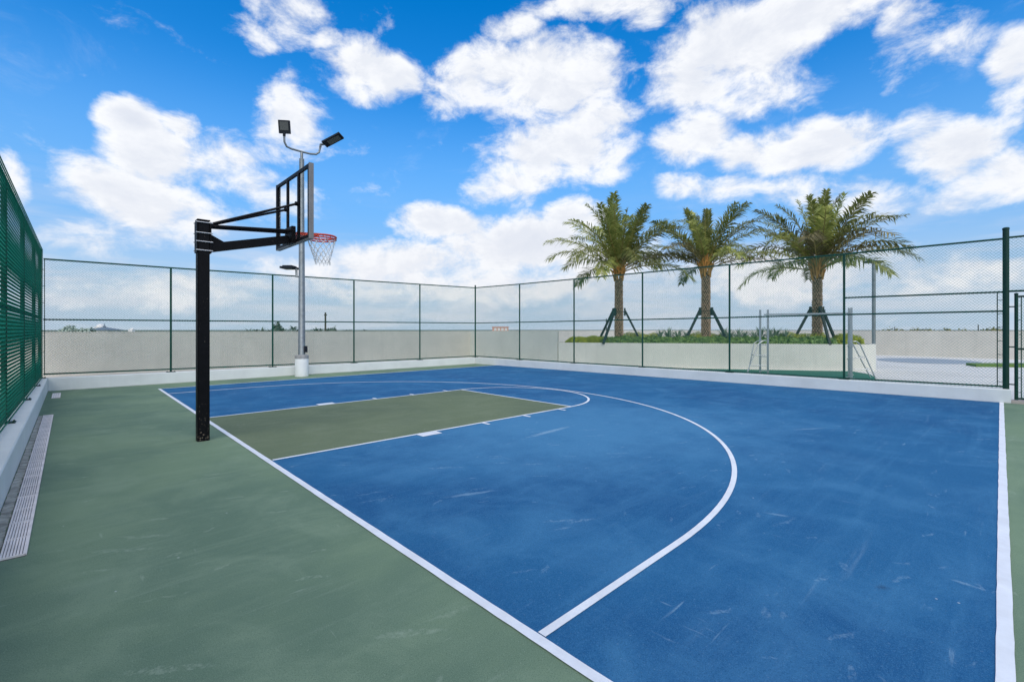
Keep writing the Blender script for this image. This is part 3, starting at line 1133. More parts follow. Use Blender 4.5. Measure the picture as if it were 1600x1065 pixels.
PZ = 1.03
front = [(13.93, 5.52), (15.158, 3.561), (20.30, -4.07)]
ends = []
ec = Vector((21.15, -3.75))
for i in range(9):
    a = R(-140 + i * 22)
    ends.append((ec.x + .86 * math.cos(a), ec.y + .86 * math.sin(a)))
back = [(21.7, -2.6), (17.6, 4.2), (16.2, 6.0), (14.6, 6.6)]
outline = front + ends + back
pl = thing('planter', 'long pale stuccoed planter holding the three palms', 'planter', (17, 1, 0))
MB().prism(outline, -.01, PZ - .12).build('planter_wall', 'planter', pl)
cx_ = sum(q[0] for q in outline) / len(outline)
cy_ = sum(q[1] for q in outline) / len(outline)
MB().prism([(cx_ + (q[0] - cx_) * .97, cy_ + (q[1] - cy_) * .97) for q in outline], PZ - .12, PZ - .08).build('soil', 'soil', pl)
m = MB()
n = len(outline)
inn = []
for i in range(n):
    p_, q_, r_ = Vector(outline[i - 1]), Vector(outline[i]), Vector(outline[(i + 1) % n])
    d1, d2_ = (q_ - p_).normalized(), (r_ - q_).normalized()
    nn = Vector((-(d1 + d2_).y, (d1 + d2_).x)).normalized()
    inn.append((q_.x + nn.x * .16, q_.y + nn.y * .16))
vs = [(x, y, PZ - .1198) for x, y in outline] + [(x, y, PZ) for x, y in outline] + [(x, y, PZ) for x, y in inn] + [(x, y, PZ - .1198) for x, y in inn]
fs = []
for i in range(n):
    j = (i + 1) % n
    for k in range(4):
        k2 = (k + 1) % 4
        fs.append((k * n + i, k * n + j, k2 * n + j, k2 * n + i))
m.add(vs, fs)
m.build('planter_coping', 'planter', pl)

# turf strip in front of planter, round slab darker than the deck, raised lawn edge
tsf = [(14.7, 3.9), (20.05, -4.05), (19.0, -4.75), (17.6, -5.15), (14.4, -5.15), (13.9, 1.5)]
struct('turf_strip', MB().sheet(tsf, .003), 'turf')
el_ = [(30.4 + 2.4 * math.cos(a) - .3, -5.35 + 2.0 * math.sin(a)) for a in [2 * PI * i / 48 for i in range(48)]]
struct('round_slab', MB().prism(el_, -.004, .012), 'blue_grey')
lw_ = MB().prism([(26.6, -7.25), (27.6, -6.9), (33, -12.3), (30.5, -12.5)], -.004, .10)
struct('lawn', lw_, 'turf2')

# ------------------------------------------------------------------ basketball hoop
HX, HY = -0.355, -0.02
hoop = thing('basketball_hoop', 'black basketball post with a clear backboard and orange red rim', 'basketball hoop', (HX, HY, 0))
PW = .075
pm = MB().box((HX - PW, HY - PW, -.02), (HX + PW, HY + PW, 3.16))
pm.build('pole', 'black', hoop, bevel=.012)
MB().box((HX - PW - .006, HY - PW - .006, 3.1605), (HX + PW + .006, HY + PW + .006, 3.178)).build('pole_cap', 'black', hoop, bevel=.004)
for z in (3.135, 2.985, 2.86, 2.735):
    for sy in (-1, 1):
        MB().tube([(HX - PW - .022, HY + sy * (PW + .012), z), (HX + PW + .035, HY + sy * (PW + .012), z)], .0075, 8).build('clamp_bolt', 'alu', hoop, smooth=True)
MB().box((HX - PW - .012, HY - PW - .008, 2.70), (HX - PW - .001, HY + PW + .008, 3.15)).build('back_plate', 'black', hoop)
MB().box((HX + PW + .001, HY - PW - .012, 2.70), (HX + PW + .018, HY + PW + .012, 3.15)).build('front_plate', 'black', hoop)
BX = 0.92                       # backboard plane
YN, YF = -0.72, 0.82            # near and far edges
ZB, ZT = 3.00, 4.13
AY = 0.0
# main arm: square tube sloping up to the board
MB().bar((HX + PW + .018, HY, 2.79), (BX - .10, AY, 3.06), .105, .125).build('main_arm', 'black', hoop, bevel=.006)
MB().add([(HX + PW + .018, HY - .008, 2.86), (HX + PW + .018, HY + .008, 2.86), (HX + PW + .20, HY + .008, 2.895), (HX + PW + .20, HY - .008, 2.895), (HX + PW + .018, HY + .008, 2.99), (HX + PW + .018, HY - .008, 2.99)],
         [(0, 1, 2, 3), (0, 3, 5), (1, 4, 2), (3, 2, 4, 5), (0, 5, 4, 1)]).build('gusset', 'black', hoop)
V1, V2 = -0.25, 0.26            # inner verticals of the back frame
for vy in (V1, V2):
    MB().tube([(HX + PW + .02, HY + (.05 if vy > 0 else -.05), 3.13), (BX - .05, vy, 3.60)], .019, 8).build('upper_brace', 'black', hoop, smooth=True)
    MB().tube([(BX - .075, vy, 3.60), (BX - .02, vy, 3.60)], .034, 10).build('brace_knuckle', 'black', hoop, smooth=True)
for sy in (-1, 1):
    MB().tube([(HX + PW + .02, HY + sy * .06, 3.10), (BX - .07, AY + sy * .10, 3.19)], .022, 8).build('lower_brace', 'black', hoop, smooth=True)
MB().box((BX - .10, AY - .16, 2.99), (BX - .032, AY + .16, 3.26)).build('mount_block', 'black', hoop, bevel=.006)
bd = MB()
T = .05
bd.box((BX - .035, YN + .0005, ZB), (BX - .001, YN + T, ZT)).box((BX - .035, YF - T, ZB), (BX - .001, YF - .0005, ZT))
bd.box((BX - .0345, YN + T, ZB + .0005), (BX - .0015, YF - T, ZB + T)).box((BX - .0345, YN + T, ZT - T), (BX - .0015, YF - T, ZT - .0005))
fb2 = bd.build('back_frame', 'black', hoop)
for vy in (V1, V2):
    MB().box((BX - .036, vy - .026, ZB + T), (BX - .002, vy + .026, ZT - T)).build('frame_upright', 'black', fb2)
tm = MB()
E_ = .022
tm.box((BX, YN - .012, ZB - .012), (BX + .036, YN + E_, ZT + .012)).box((BX, YF - E_, ZB - .012), (BX + .036, YF + .012, ZT + .012))
tm.box((BX + .0004, YN + E_, ZB - .0118), (BX + .0356, YF - E_, ZB + E_)).box((BX + .0004, YN + E_, ZT - E_), (BX + .0356, YF - E_, ZT + .0118))
# side channels that wrap the frame
tm.box((BX - .036, YN - .012, ZB - .012), (BX - .0005, YN, ZT + .012)).box((BX - .036, YF, ZB - .012), (BX - .0005, YF + .012, ZT + .012))
tm.box((BX - .0355, YN + .001, ZB - .0118), (BX - .0006, YF - .001, ZB - .0005))
tm.build('edge_trim', 'trim', hoop)
MB().box((BX + .006, YN + E_, ZB + E_), (BX + .018, YF - E_, ZT - E_)).build('glass_panel', 'glass', hoop)
# rim
RX, RZ, RR = BX + .44, 3.175, .232
rm = MB()
rm.tube([(RX + RR * math.cos(a), AY + RR * math.sin(a), RZ) for a in [2 * PI * i / 40 for i in range(40)]], .017, 8, closed=True)
rm.tube([(RX + RR * math.cos(a), AY + RR * math.sin(a), RZ - .040) for a in [2 * PI * i / 40 for i in range(40)]], .012, 8, closed=True)
for i in range(12):
    a = 2 * PI * (i + .5) / 12
    rm.tube([(RX + RR * math.cos(a), AY + RR * math.sin(a), RZ - .038), (RX + RR * math.cos(a), AY + RR * math.sin(a), RZ)], .007, 6)
rim = rm.build('rim', 'rim', hoop, smooth=True)
bk = MB()
bk.box((BX + .0365, AY - .10, RZ - .12), (BX + .05, AY + .10, RZ + .03))
for s in (-1, 1):
    bk.bar((BX + .05, AY + s * .085, RZ - .01), (RX - .12, AY + s * .195, RZ - .005), .018, .045)
bk.box((BX + .05, AY - .085, RZ - .03), (RX - RR + .004, AY + .085, RZ + .006))
bk.build('rim_bracket', 'rim', hoop)
# net: cords cross between rings of knots
net = MB()
rings = [(0.0, .222, -.045), (.5, .205, -.12), (0, .182, -.19), (.5, .160, -.26), (0, .140, -.325), (.5, .127, -.385), (0, .120, -.435)]
nc = 12
rn = random.Random(5)


def kn(k, i):
    o, r_, z = rings[k]
    a = 2 * PI * ((i + o) % nc) / nc
    q = random.Random(k * 31 + (i % nc))
    return Vector((RX + .01 * k * .3 + r_ * math.cos(a) + q.uniform(-.006, .006), AY + r_ * math.sin(a) + q.uniform(-.006, .006), RZ + z + q.uniform(-.008, .008)))


for k in range(len(rings) - 1):
    for i in range(nc):
        o0 = rings[k][0]
        a = kn(k, i)
        js = (i, (i - 1) % nc) if o0 == 0 else (i, (i + 1) % nc)
        for j in js:
            b = kn(k + 1, j)
            mid = (a + b) / 2 + Vector((0, 0, -.004))
            net.tube([a, mid, b], .0042, 5)
for i in range(nc):
    a = kn(6, i)
    net.tube([a + Vector((0, 0, .01)), a + Vector((0, 0, -.035))], .005, 5)
    net.tube([kn(0, i), kn(0, i) + Vector((.004 * math.cos(i), .004 * math.sin(i), .04))], .0042, 5)
net.build('net', 'net', rim, smooth=True)

# ------------------------------------------------------------------ court light pole
LX, LY = 4.02, 8.56
lp = thing('court_light', 'tall grey light pole on a white round concrete footing, three lamp heads', 'light pole', (LX, LY, 0))
MB().lathe([(.218, -.01), (.218, .60), (.211, .612)], 32, (LX, LY, 0)).build('footing', 'curb', lp, smooth=True)
MB().lathe([(.225, .6125), (.225, .72), (.21, .735), (.13, .74)], 12, (LX, LY, 0)).build('footing_cap', 'grout', lp)
MB().lathe([(.118, .741), (.118, .76), (.112, .77), (.079, 7.45), (.06, 7.46)], 20, (LX, LY, 0)).build('pole', 'steel', lp, smooth=True)
vr = Vector((math.sin(YAW), -math.cos(YAW), 0))     # along the lamp arms
vf = Vector((math.cos(YAW), math.sin(YAW), 0))
LC = Vector((LX, LY, 0))
PXM = 16.05 / 726.29          # metres per photo pixel at the pole


D0 = (LC - CAM).dot(vf)


def lpx(u, v, f=0.0):
    return CAM + (vf + vr * ((u - 800) / 726.29) + Vector((0, 0, (514.93 - v) / 726.29))) * (D0 + f)


MB().box((LX - .05, LY - .05, 0), (LX + .05, LY + .05, .22)).build('hand_hole_cover', 'dark_metal', lp, loc=tuple(vr * .125 + Vector((0, 0, 1.25 - .11))) if False else None).location = vr * .13 + Vector((0, 0, .82))
MB().lathe([(.045, 7.4), (.045, 7.66), (.03, 7.68)], 12, (LX, LY, 0)).build('tenon', 'steel', lp, smooth=True)
arm = [lpx(444, 212, -.35), lpx(444.5, 222, -.34), lpx(448, 229, -.28), lpx(455, 232.5, -.18), lpx(471, 237, 0), lpx(485, 240.5, .15), lpx(494, 241, .25), lpx(498.5, 238, .3), lpx(500, 232, .32), lpx(500.5, 229, .32)]
MB().tube(arm, .033, 10).build('cross_arm', 'steel', lp, smooth=True)


vz = Vector((0, 0, 1))


def flood(parent, top, face, up, w, h, t):
    """flood head: finned box, recessed lens; face = outward normal of the lens"""
    face, up = face.normalized(), up.normalized()
    sx = up.cross(face).normalized()
    c = Vector(top)
    hd = MB()
    hd.obox(c, sx, up, face, w / 2, h / 2, t / 2)
    k = 6
    for i in range(k):
        hd.obox(c + sx * (w * (-.5 + (i + .5) / k) * .8) - face * (t * .5 + .02), sx, up, face, .007, h * .38, .02)
    o = hd.build('lamp_head', 'dark_metal', parent, bevel=.01)
    MB().obox(c + face * (t * .5 + .003) + up * h * .06, sx, up, face, w * .36, h * .32, .004).build('lens', 'led', o)
    return o


a_c = lpx(444.5, 198.5, -.38)
flood(lp, a_c, -vf * .95 - Vector((0, 0, .22)) + vr * .12, Vector((0, 0, 1)) - vf * .22 + vr * .03, .37, .42, .075)
MB().tube([lpx(444, 213, -.35), lpx(444.2, 207, -.36)], .045, 10).build('slip_fitter', 'dark_metal', lp, smooth=True)
ax = (lpx(535, 210.5, .25) - lpx(504, 227, .32)).normalized()
fn = (Vector((0, 0, -1)) * .9 - vf * .22 + vr * .25)
fn = (fn - ax * fn.dot(ax)).normalized()
flood(lp, lpx(520, 218.5, .3), fn, ax, .33, .70, .07)
MB().tube([lpx(500.5, 230, .32), lpx(501, 226, .32), lpx(507, 225, .31)], .043, 10).build('slip_fitter', 'steel', lp, smooth=True)
# lower area light on a short bracket, facing the neighbouring deck
b0 = LC + Vector((0, 0, 3.42))
b1 = lpx(463.3, 432, 0)
b2 = lpx(463, 420, 0)
MB().tube([b0, b1, b2], .04, 8).build('bracket', 'steel', lp, smooth=True)
flood(lp, lpx(452, 418.5, 0.05), Vector((0, 0, -1)) - vr * .06 - vf * .05, -vr + vf * .25 + vz * .03, .34, .52, .07)

# ------------------------------------------------------------------ metal goal frame outside the right fence
gf = thing('metal_frame', 'silver metal frame with ladder sides and a crossbar behind the right fence', 'frame', (16.8, -3.0, 0))
A0 = Vector((16.50, -2.06, 0))
B0 = Vector((16.93, -4.55, 0))
dg = (B0 - A0).normalized()
pg = Vector((-dg.y, dg.x, 0))
vz = Vector((0, 0, 1))
for c, s in ((A0, -1), (B0, 1)):
    for k in (0, 1):
        q = c + (vr * .14 * (1 if k else -1) if s < 0 else dg * .05 * (1 if k else -1) + vf * (.14 * (1 if k else -1)))
        MB().obox(q + vz * 1.16, dg, pg, vz, .032, .036, 1.16).build('upright', 'alu', gf)
        MB().obox(q + vz * .012, dg, pg, vz, .09, .06, .010).build('foot_plate', 'alu', gf)
    for z in (.12, .62, 1.05):
        MB().bar(c - vr * .14 + vz * z if s < 0 else c - vf * .14 + vz * z, c + vr * .14 + vz * z if s < 0 else c + vf * .14 + vz * z, .03, .03).build('cross_rung', 'alu', gf)
    out = -vr if s < 0 else vr * .92 - vf * .1
    dd = vf * .16
    rails = []
    for w in (-1, 1):
        f0 = c + out * (.72 if w < 0 else .50 if s < 0 else .80) + dd * w
        t0 = c + out * (.28 if s < 0 else .22) + dd * w + vz * 1.10
        t1 = c + out * .08 + dd * w + vz * 1.21
        t2 = c + dd * w * .8 + vz * 1.21
        MB().tube([f0, t0, t0 * .35 + t1 * .65 + vz * .015, t1, t2], .019, 8).build('ladder_rail', 'alu', gf, smooth=True)
        rails.append((f0, t0))
    for t in (.28, .62):
        MB().tube([rails[0][0].lerp(rails[0][1], t), rails[1][0].lerp(rails[1][1], t)], .018, 8).build('rung', 'alu', gf, smooth=True)
        MB().tube([rails[0][0].lerp(rails[0][1], t), c - dd * .8 + vz * (1.10 * t)], .015, 8).build('ladder_tie', 'alu', gf, smooth=True)
for k in (-1, 1):
    MB().bar(A0 + vz * (2.14 + .012 * k) + pg * .06 * k, B0 + vz * (2.14 + .012 * k) + pg * .06 * k, .03, .035).build('crossbar', 'alu', gf)

# ------------------------------------------------------------------ far lamp post
lo = Vector((34.4, -2.55, 0))
lt = thing('lamp_post', 'grey lamp post with a flat head by the far right parapet', 'lamp post', lo)
MB().lathe([(.10, 0), (.10, 5.68), (.05, 5.73)], 12).build('pole', 'steel', lt, smooth=True)
hd = MB().obox((0, 0, 5.80), vr, vf, vz, .48, .22, .065)
hh = hd.build('lamp_head', 'dark_metal', lt, bevel=.02)
MB().obox((0, 0, 5.73), vr, vf, vz, .36, .15, .004).build('lens', 'led', hh)


# ------------------------------------------------------------------ palms
def frond_mesh(seed, length, elev, droop, mat, dens=74, rag=0.2):
    """arching pinnate frond leaving the origin along +x"""
    q = random.Random(seed)
    seg = 26
    pts = [Vector((0, 0, 0))]
    ang = elev
    side = q.uniform(-.12, .12)
    yaw = 0.0
    for i in range(seg):
        t = i / seg
        ang -= droop * (0.25 + 1.6 * t) / seg
        yaw += side / seg
        pts.append(pts[-1] + Vector((math.cos(ang) * math.cos(yaw), math.cos(ang) * math.sin(yaw), math.sin(ang))) * length / seg)
    st = MB().tube(pts, [.026 * (1 - i / seg) + .004 for i in range(seg + 1)], 5)
    me_r = st.mesh('stalk', 'rachis')
    lf = MB()

    def at(t):
        x = min(t * seg, seg - 1e-4)
        i = int(x)
        return pts[i].lerp(pts[i + 1], x - i), (pts[i + 1] - pts[i]).normalized()
    for i in range(dens):
        t = .14 + .86 * (i + q.uniform(-.3, .3)) / dens
        t = min(max(t, .1), .995)
        p, d = at(t)
        s = d.cross(Vector((0, 0, 1)))
        if s.length < .05:
            s = Vector((0, 1, 0))
        s.normalize()
        u = s.cross(d)
        ll = length * .20 * math.sin(PI * (0.12 + .80 * t)) ** .7 * q.uniform(1 - rag, 1.1)
        for sg in (-1, 1):
            if q.random() < .04:
                continue
            fw = q.uniform(.55, .95) + .5 * t          # sweep toward tip
            lift = q.choice((.6, .25, -.2)) + q.uniform(-.15, .15)
            v = (s * sg + d * fw + u * lift).normalized()
            w = v.cross(u)
            w = (w.normalized() * .7 + d * .3).normalized() * q.uniform(.020, .032)
            m1 = p + v * ll * .5
            m2 = p + v * ll + Vector((0, 0, -1)) * ll * q.uniform(.18, .45)
            b = len(lf.v)
            lf.v += [tuple(p - w * .4), tuple(p + w * .4), tuple(m1 + w), tuple(m1 - w), tuple(m2)]
            lf.f += [(b, b + 1, b + 2, b + 3), (b + 3, b + 2, b + 4)]
    me = bpy.data.meshes.new('frond')
    nv = len(lf.v)
    vs = lf.v + [tuple(v.co) for v in me_r.vertices]
    fs = lf.f + [tuple(i + nv for i in p.vertices) for p in me_r.polygons]
    me.from_pydata(vs, [], fs)
    me.materials.append(MT[mat])
    me.materials.append(MT['rachis'])
    mi = [0] * len(lf.f) + [1] * len(me_r.polygons)
    me.polygons.foreach_set('material_index', mi)
    bpy.data.meshes.remove(me_r)
    return me


# families of fronds from the upright spear leaves to the hanging old ones
FR = {}
for i, (e, dr_, ln) in enumerate([(85, 10, 2.75), (77, 28, 3.05), (66, 46, 3.3), (55, 58, 3.5), (44, 66, 3.6), (33, 68, 3.6), (22, 64, 3.4), (8, 62, 2.7)]):
    FR[i] = [frond_mesh(100 * i + k, ln * random.uniform(.94, 1.06), R(e + random.uniform(-5, 5)), R(dr_ + random.uniform(-10, 10)), 'frond_dry' if (i >= 5 and k == 2) else 'frond') for k in range(4)]


def trunk_mesh(h, r0, r1, seed):
    q = random.Random(seed)
    core = MB().lathe([(r0 * (1 - t) + r1 * t, h * t) for t in [i / 12 for i in range(13)]], 16)
    bt = MB()
    rows = int(h / .085)
    nb = 11
    for k in range(rows):
        t = k / rows
        r_ = (r0 * (1 - t) + r1 * t) * 1.0
        for j in range(nb):
            a = 2 * PI * (j + .5 * (k % 2)) / nb + q.uniform(-.05, .05)
            z = h * t + q.uniform(-.012, .012)
            ca, sa = math.cos(a), math.sin(a)
            ex = Vector((-sa, ca, 0))
            er = Vector((ca, sa, 0))
            w = PI * r_ / nb * .9
            o = er * (r_ - .01) + Vector((0, 0, z))
            ou = q.uniform(.040, .062)
            b = len(bt.v)
            bt.v += [tuple(o - Vector((0, 0, .055))), tuple(o + ex * w), tuple(o + Vector((0, 0, .07))), tuple(o - ex * w),
                     tuple(o + er * ou + ex * w * .55 + Vector((0, 0, .022))), tuple(o + er * ou - ex * w * .55 + Vector((0, 0, .022))), tuple(o + er * ou * .8 + Vector((0, 0, .05)))]
            bt.f += [(b, b + 1, b + 4), (b, b + 4, b + 5), (b, b + 5, b + 3), (b + 4, b + 1, b + 2, b + 6), (b + 5, b + 6, b + 2, b + 3), (b + 4, b + 6, b + 5)]
    return core, bt


def palm(loc, h, label, seed, spec, scale=1.0, lean=0.0):
    """spec: (family, azimuth in degrees from the viewer's right, anticlockwise seen from above)"""
    q = random.Random(seed)
    t = thing('palm_tree', label, 'palm tree', loc, 0, 'date palms in the planter')
    core, bt = trunk_mesh(h, .172, .150, seed)
    tr_ = core.build('trunk', 'bark_dark', t, smooth=True)
    o = bt.build('leaf_scar', 'trunk', tr_)
    o['kind'] = 'stuff'
    # crown shaft of orange leaf bases
    cb = MB()
    for k in range(34):
        a = k * 2.4
        zz = h - .12 + .72 * k / 34
        d = Vector((math.cos(a), math.sin(a), 0))
        cb.tube([d * .17 + vz * zz, d * (.20 + .05 * q.random()) + vz * (zz + .26), d * (.27 + .12 * q.random()) + vz * (zz + .46)], [.05, .035, .018], 5)
    cb.build('leaf_base', 'boot', t)
    vang = YAW - PI / 2
    for fam, az_ in spec:
        me = q.choice(FR[fam])
        a = vang + R(az_)
        zz = h + .62 - fam * .055
        f = link('frond', me, t, (math.cos(a) * .10, math.sin(a) * .10, zz), (q.uniform(-.25, .25), 0, a), scale * q.uniform(.93, 1.07))
    return t


def crown(seed, n):
    q = random.Random(seed)
    fam = [0, 0, 1, 1, 1, 2, 2, 2, 3, 3, 3, 4, 4, 4, 5, 5, 5, 5, 6, 6]
    return [(fam[int(i / n * len(fam))], i * 137.5 + seed * 40 + q.uniform(-14, 14)) for i in range(n)]


PALMS = [((15.882, 3.686), 2.90, 'leftmost palm, standing at the yellow green end of the planter', 11, 1.0),
         ((18.082, 0.765), 2.98, 'middle palm, the smallest crown, between the other two palms', 12, .86),
         ((20.622, -2.755), 2.80, 'rightmost palm, the fullest crown, behind the metal frame', 23, 1.0)]
for (xy, h, lab, sd_, sc) in PALMS:
    palm((xy[0], xy[1], PZ - .10), h, lab, sd_, crown(sd_, {11: 31, 12: 27, 23: 34}[sd_]), sc)
for (xy, h, lab, sd_, sc), lab2 in zip(PALMS, ('dark timber props round the leftmost palm trunk', 'dark timber props round the middle palm trunk', 'dark timber props round the rightmost palm trunk')):
    b = thing('tree_brace', lab2, 'tree brace', (xy[0], xy[1], PZ - .1), 0, 'timber braces of the palms')
    q = random.Random(sd_)
    for k, a in enumerate({11: (-12, 150, 215), 12: (-8, -48, 184), 23: (12, 170, 262)}[sd_]):
        aa = YAW - PI / 2 + R(a)
        d = Vector((math.cos(aa), math.sin(aa), 0))
        MB().bar(d * .27 + vz * 1.50, d * .98 + vz * .06, .085, .085).build('prop', 'strut', b)
        MB().obox(d * .255 + vz * 1.45, d, d.cross(vz), vz, .035, .06, .17).build('cleat', 'strut', b)
    MB().tube([(.285 * math.cos(2 * PI * i / 20), .285 * math.sin(2 * PI * i / 20), 1.46) for i in range(20)], .012, 5, closed=True).build('strap', 'dark_metal', b)


# ------------------------------------------------------------------ planting
def leaf_cloud(poly_pts, w0, w1, zb, h, n, lsize, mat, name, label, cat, group, seed, kind=None):
    """clipped hedge: lumpy inner body plus many small leaves over it; follows a polyline"""
    q = random.Random(seed)
    pts = [Vector(p) for p in poly_pts]
    ls = [(pts[i + 1] - pts[i]).length for i in range(len(pts) - 1)]
    tot = sum(ls)

    def at(s):
        for i, l in enumerate(ls):
            if s <= l or i == len(ls) - 1:
                d = (pts[i + 1] - pts[i]).normalized()
                return pts[i] + d * s, d
            s -= l
    lf = MB()
    for i in range(n):
        s = q.random() * tot
        p, d = at(s)
        e = min(1, .35 + min(s, tot - s) / .5)
        nn = Vector((-d.y, d.x))
        lump = 1 + .07 * math.sin(s * 5.1 + seed) + .05 * math.sin(s * 11.7)
        a = q.random() * PI
        rad = math.sqrt(q.uniform(.35, 1))
        across = math.cos(a) * (w0 + w1) / 2 * rad * e + (w1 - w0) / 2
        z = zb + math.sin(a) ** .6 * h * lump * rad * e
        c = Vector((p.x + nn.x * across, p.y + nn.y * across, z))
        out = Vector((nn.x * math.cos(a), nn.y * math.cos(a), math.sin(a) + .3)) + Vector((q.uniform(-1, 1), q.uniform(-1, 1), q.uniform(-.6, .8))) * .9
        out.normalize()
        v = out.cross(Vector((q.uniform(-1, 1), q.uniform(-1, 1), q.uniform(-1, 1)))).normalized()
        w = out.cross(v)
        L_ = lsize * q.uniform(.6, 1.3)
        b = len(lf.v)
        lf.v += [tuple(c - v * L_), tuple(c + w * L_ * .45), tuple(c + v * L_ + out * L_ * .2), tuple(c - w * L_ * .45)]
        lf.f += [(b, b + 1, b + 2, b + 3)]
    me = bpy.data.meshes.new(name)
    me.from_pydata(lf.v, [], lf.f)
    me.materials.append(MT[mat])
    t = thing(name, label, cat, (0, 0, 0), 0, group)
    o = link('foliage', me, t)
    o['kind'] = 'stuff'
    # woody core that stops light leaking through
    core = MB()
    k = max(3, int(tot / .3))
    prof = []
    for i in range(k + 1):
        s = tot * i / k
        p, d = at(min(s, tot - 1e-3))
        nn = Vector((-d.y, d.x))
        e = min(1, .25 + min(s, tot - s) / .5)
        for a in (0, .25, .5, .75, 1):
            ac = math.cos(a * PI) * (w0 + w1) / 2 * .72 * e + (w1 - w0) / 2
            prof.append((p.x + nn.x * ac, p.y + nn.y * ac, zb - .05 + math.sin(a * PI) ** .6 * h * .72 * e))
    fs = [(i * 5 + j, i * 5 + j + 1, (i + 1) * 5 + j + 1, (i + 1) * 5 + j) for i in range(k) for j in range(4)]
    core.add(prof, fs)
    core.build('branch_core', 'soil', t)
    return t


def along(t0, t1, inset):
    """points on the planter front, t in metres from the left corner, moved inward"""
    out = []
    segs = [(front[0], front[1]), (front[1], front[2])]
    l0 = (Vector(front[1]) - Vector(front[0])).length
    l1 = (Vector(front[2]) - Vector(front[1])).length

    def pt(t):
        if t < l0:
            a, b, u = front[0], front[1], t / l0
        else:
            a, b, u = front[1], front[2], (t - l0) / l1
        a, b = off(a, b, inset)
        return lerp(a, b, u)
    k = max(2, int((t1 - t0) / .8))
    return [pt(t0 + (t1 - t0) * i / k) for i in range(k + 1)]


zb = PZ - .08
HG = 'clipped hedges in the palm planter'
leaf_cloud(along(.25, 2.6, .42), .28, .40, zb, .36, 6800, .032, 'hedge_yellow', 'hedge', 'yellow green clipped hedge tapering at the left end of the planter', 'hedge', HG, 1)
leaf_cloud(along(1.7, 11.2, .32), .22, .30, zb, .36, 17000, .050, 'hedge_dark', 'hedge', 'dark green glossy ground cover along the front of the planter', 'hedge', HG, 2)
leaf_cloud(along(2.3, 4.6, 1.05), .40, .40, zb, .52, 5600, .032, 'hedge_yellow', 'hedge', 'yellow green hedge behind the dark ground cover, by the leftmost palm', 'hedge', HG, 3)
leaf_cloud(along(5.3, 7.3, 1.05), .38, .38, zb, .52, 5600, .032, 'hedge_yellow', 'hedge', 'yellow green hedge behind the dark ground cover, by the middle palm', 'hedge', HG, 4)
leaf_cloud(along(8.9, 11.2, 1.0), .38, .38, zb, .52, 5600, .032, 'hedge_yellow', 'hedge', 'yellow green hedge around the foot of the rightmost palm', 'hedge', HG, 5)
leaf_cloud([(20.2, -3.35), (20.9, -3.9), (21.35, -4.1)], .35, .35, zb, .50, 4200, .032, 'hedge_yellow', 'hedge', 'yellow green rounded hedge end at the right tip of the planter', 'hedge', HG, 6)


def rosette_mesh(seed, n=26, L0=.62):
    q = random.Random(seed)
    m = MB()
    for i in range(n):
        a = i * 2.4 + q.uniform(-.2, .2)
        e = R(q.uniform(25, 82))
        L_ = L0 * q.uniform(.7, 1.15)
        d = Vector((math.cos(a) * math.cos(e), math.sin(a) * math.cos(e), math.sin(e)))
        s = Vector((-math.sin(a), math.cos(a), 0))
        u = s.cross(d) * -1
        p0, p1 = Vector((0, 0, 0)), d * L_ * .55
        p2 = d * L_ + Vector((math.cos(a), math.sin(a), -.9)) * L_ * .16
        w = .03
        b = len(m.v)
        m.v += [tuple(p0 - s * w * .7), tuple(p0 + s * w * .7), tuple(p1 + s * w), tuple(p1 - s * w), tuple(p2), tuple(p1 - u * .012)]
        m.f += [(b, b + 1, b + 5), (b + 1, b + 2, b + 5), (b, b + 5, b + 3), (b + 3, b + 5, b + 4), (b + 5, b + 2, b + 4)]
    return m.mesh('spiky_plant', 'spiky')


RS = [rosette_mesh(k) for k in range(4)]
rp = random.Random(9)
SPK = [(4.35, .62), (4.75, .75), (5.1, .6), (5.45, .8), (6.95, .62), (7.2, .85), (7.5, .6), (7.8, .8), (8.1, .62), (8.4, .85), (8.7, .65), (9.0, .85), (9.3, .62)]
for i, (t_, ins) in enumerate(SPK):
    x, y = along(t_, t_ + .01, ins)[0]
    o = link('spiky_plant', RS[i % 4], None, (x, y, zb + .20), (0, 0, rp.uniform(0, 6)), rp.uniform(.8, 1.12))
    if t_ < 6:
        lab = '%s of the four grey green spiky plants left of the middle palm' % ordinal(i, 4)
    else:
        lab = '%s of the grey green spiky plants between the middle and rightmost palms' % ordinal(i - 4, 9)
    tag(o, lab, 'plant', 'spiky plants in the planter')


# ------------------------------------------------------------------ things beyond the parapet
def far(u, d):
    """ground position at d metres ahead, u metres right per metre ahead"""
    return CAM.x + vf.x * d + vr.x * d * u, CAM.y + vf.y * d + vr.y * d * u


GZ = -12.0


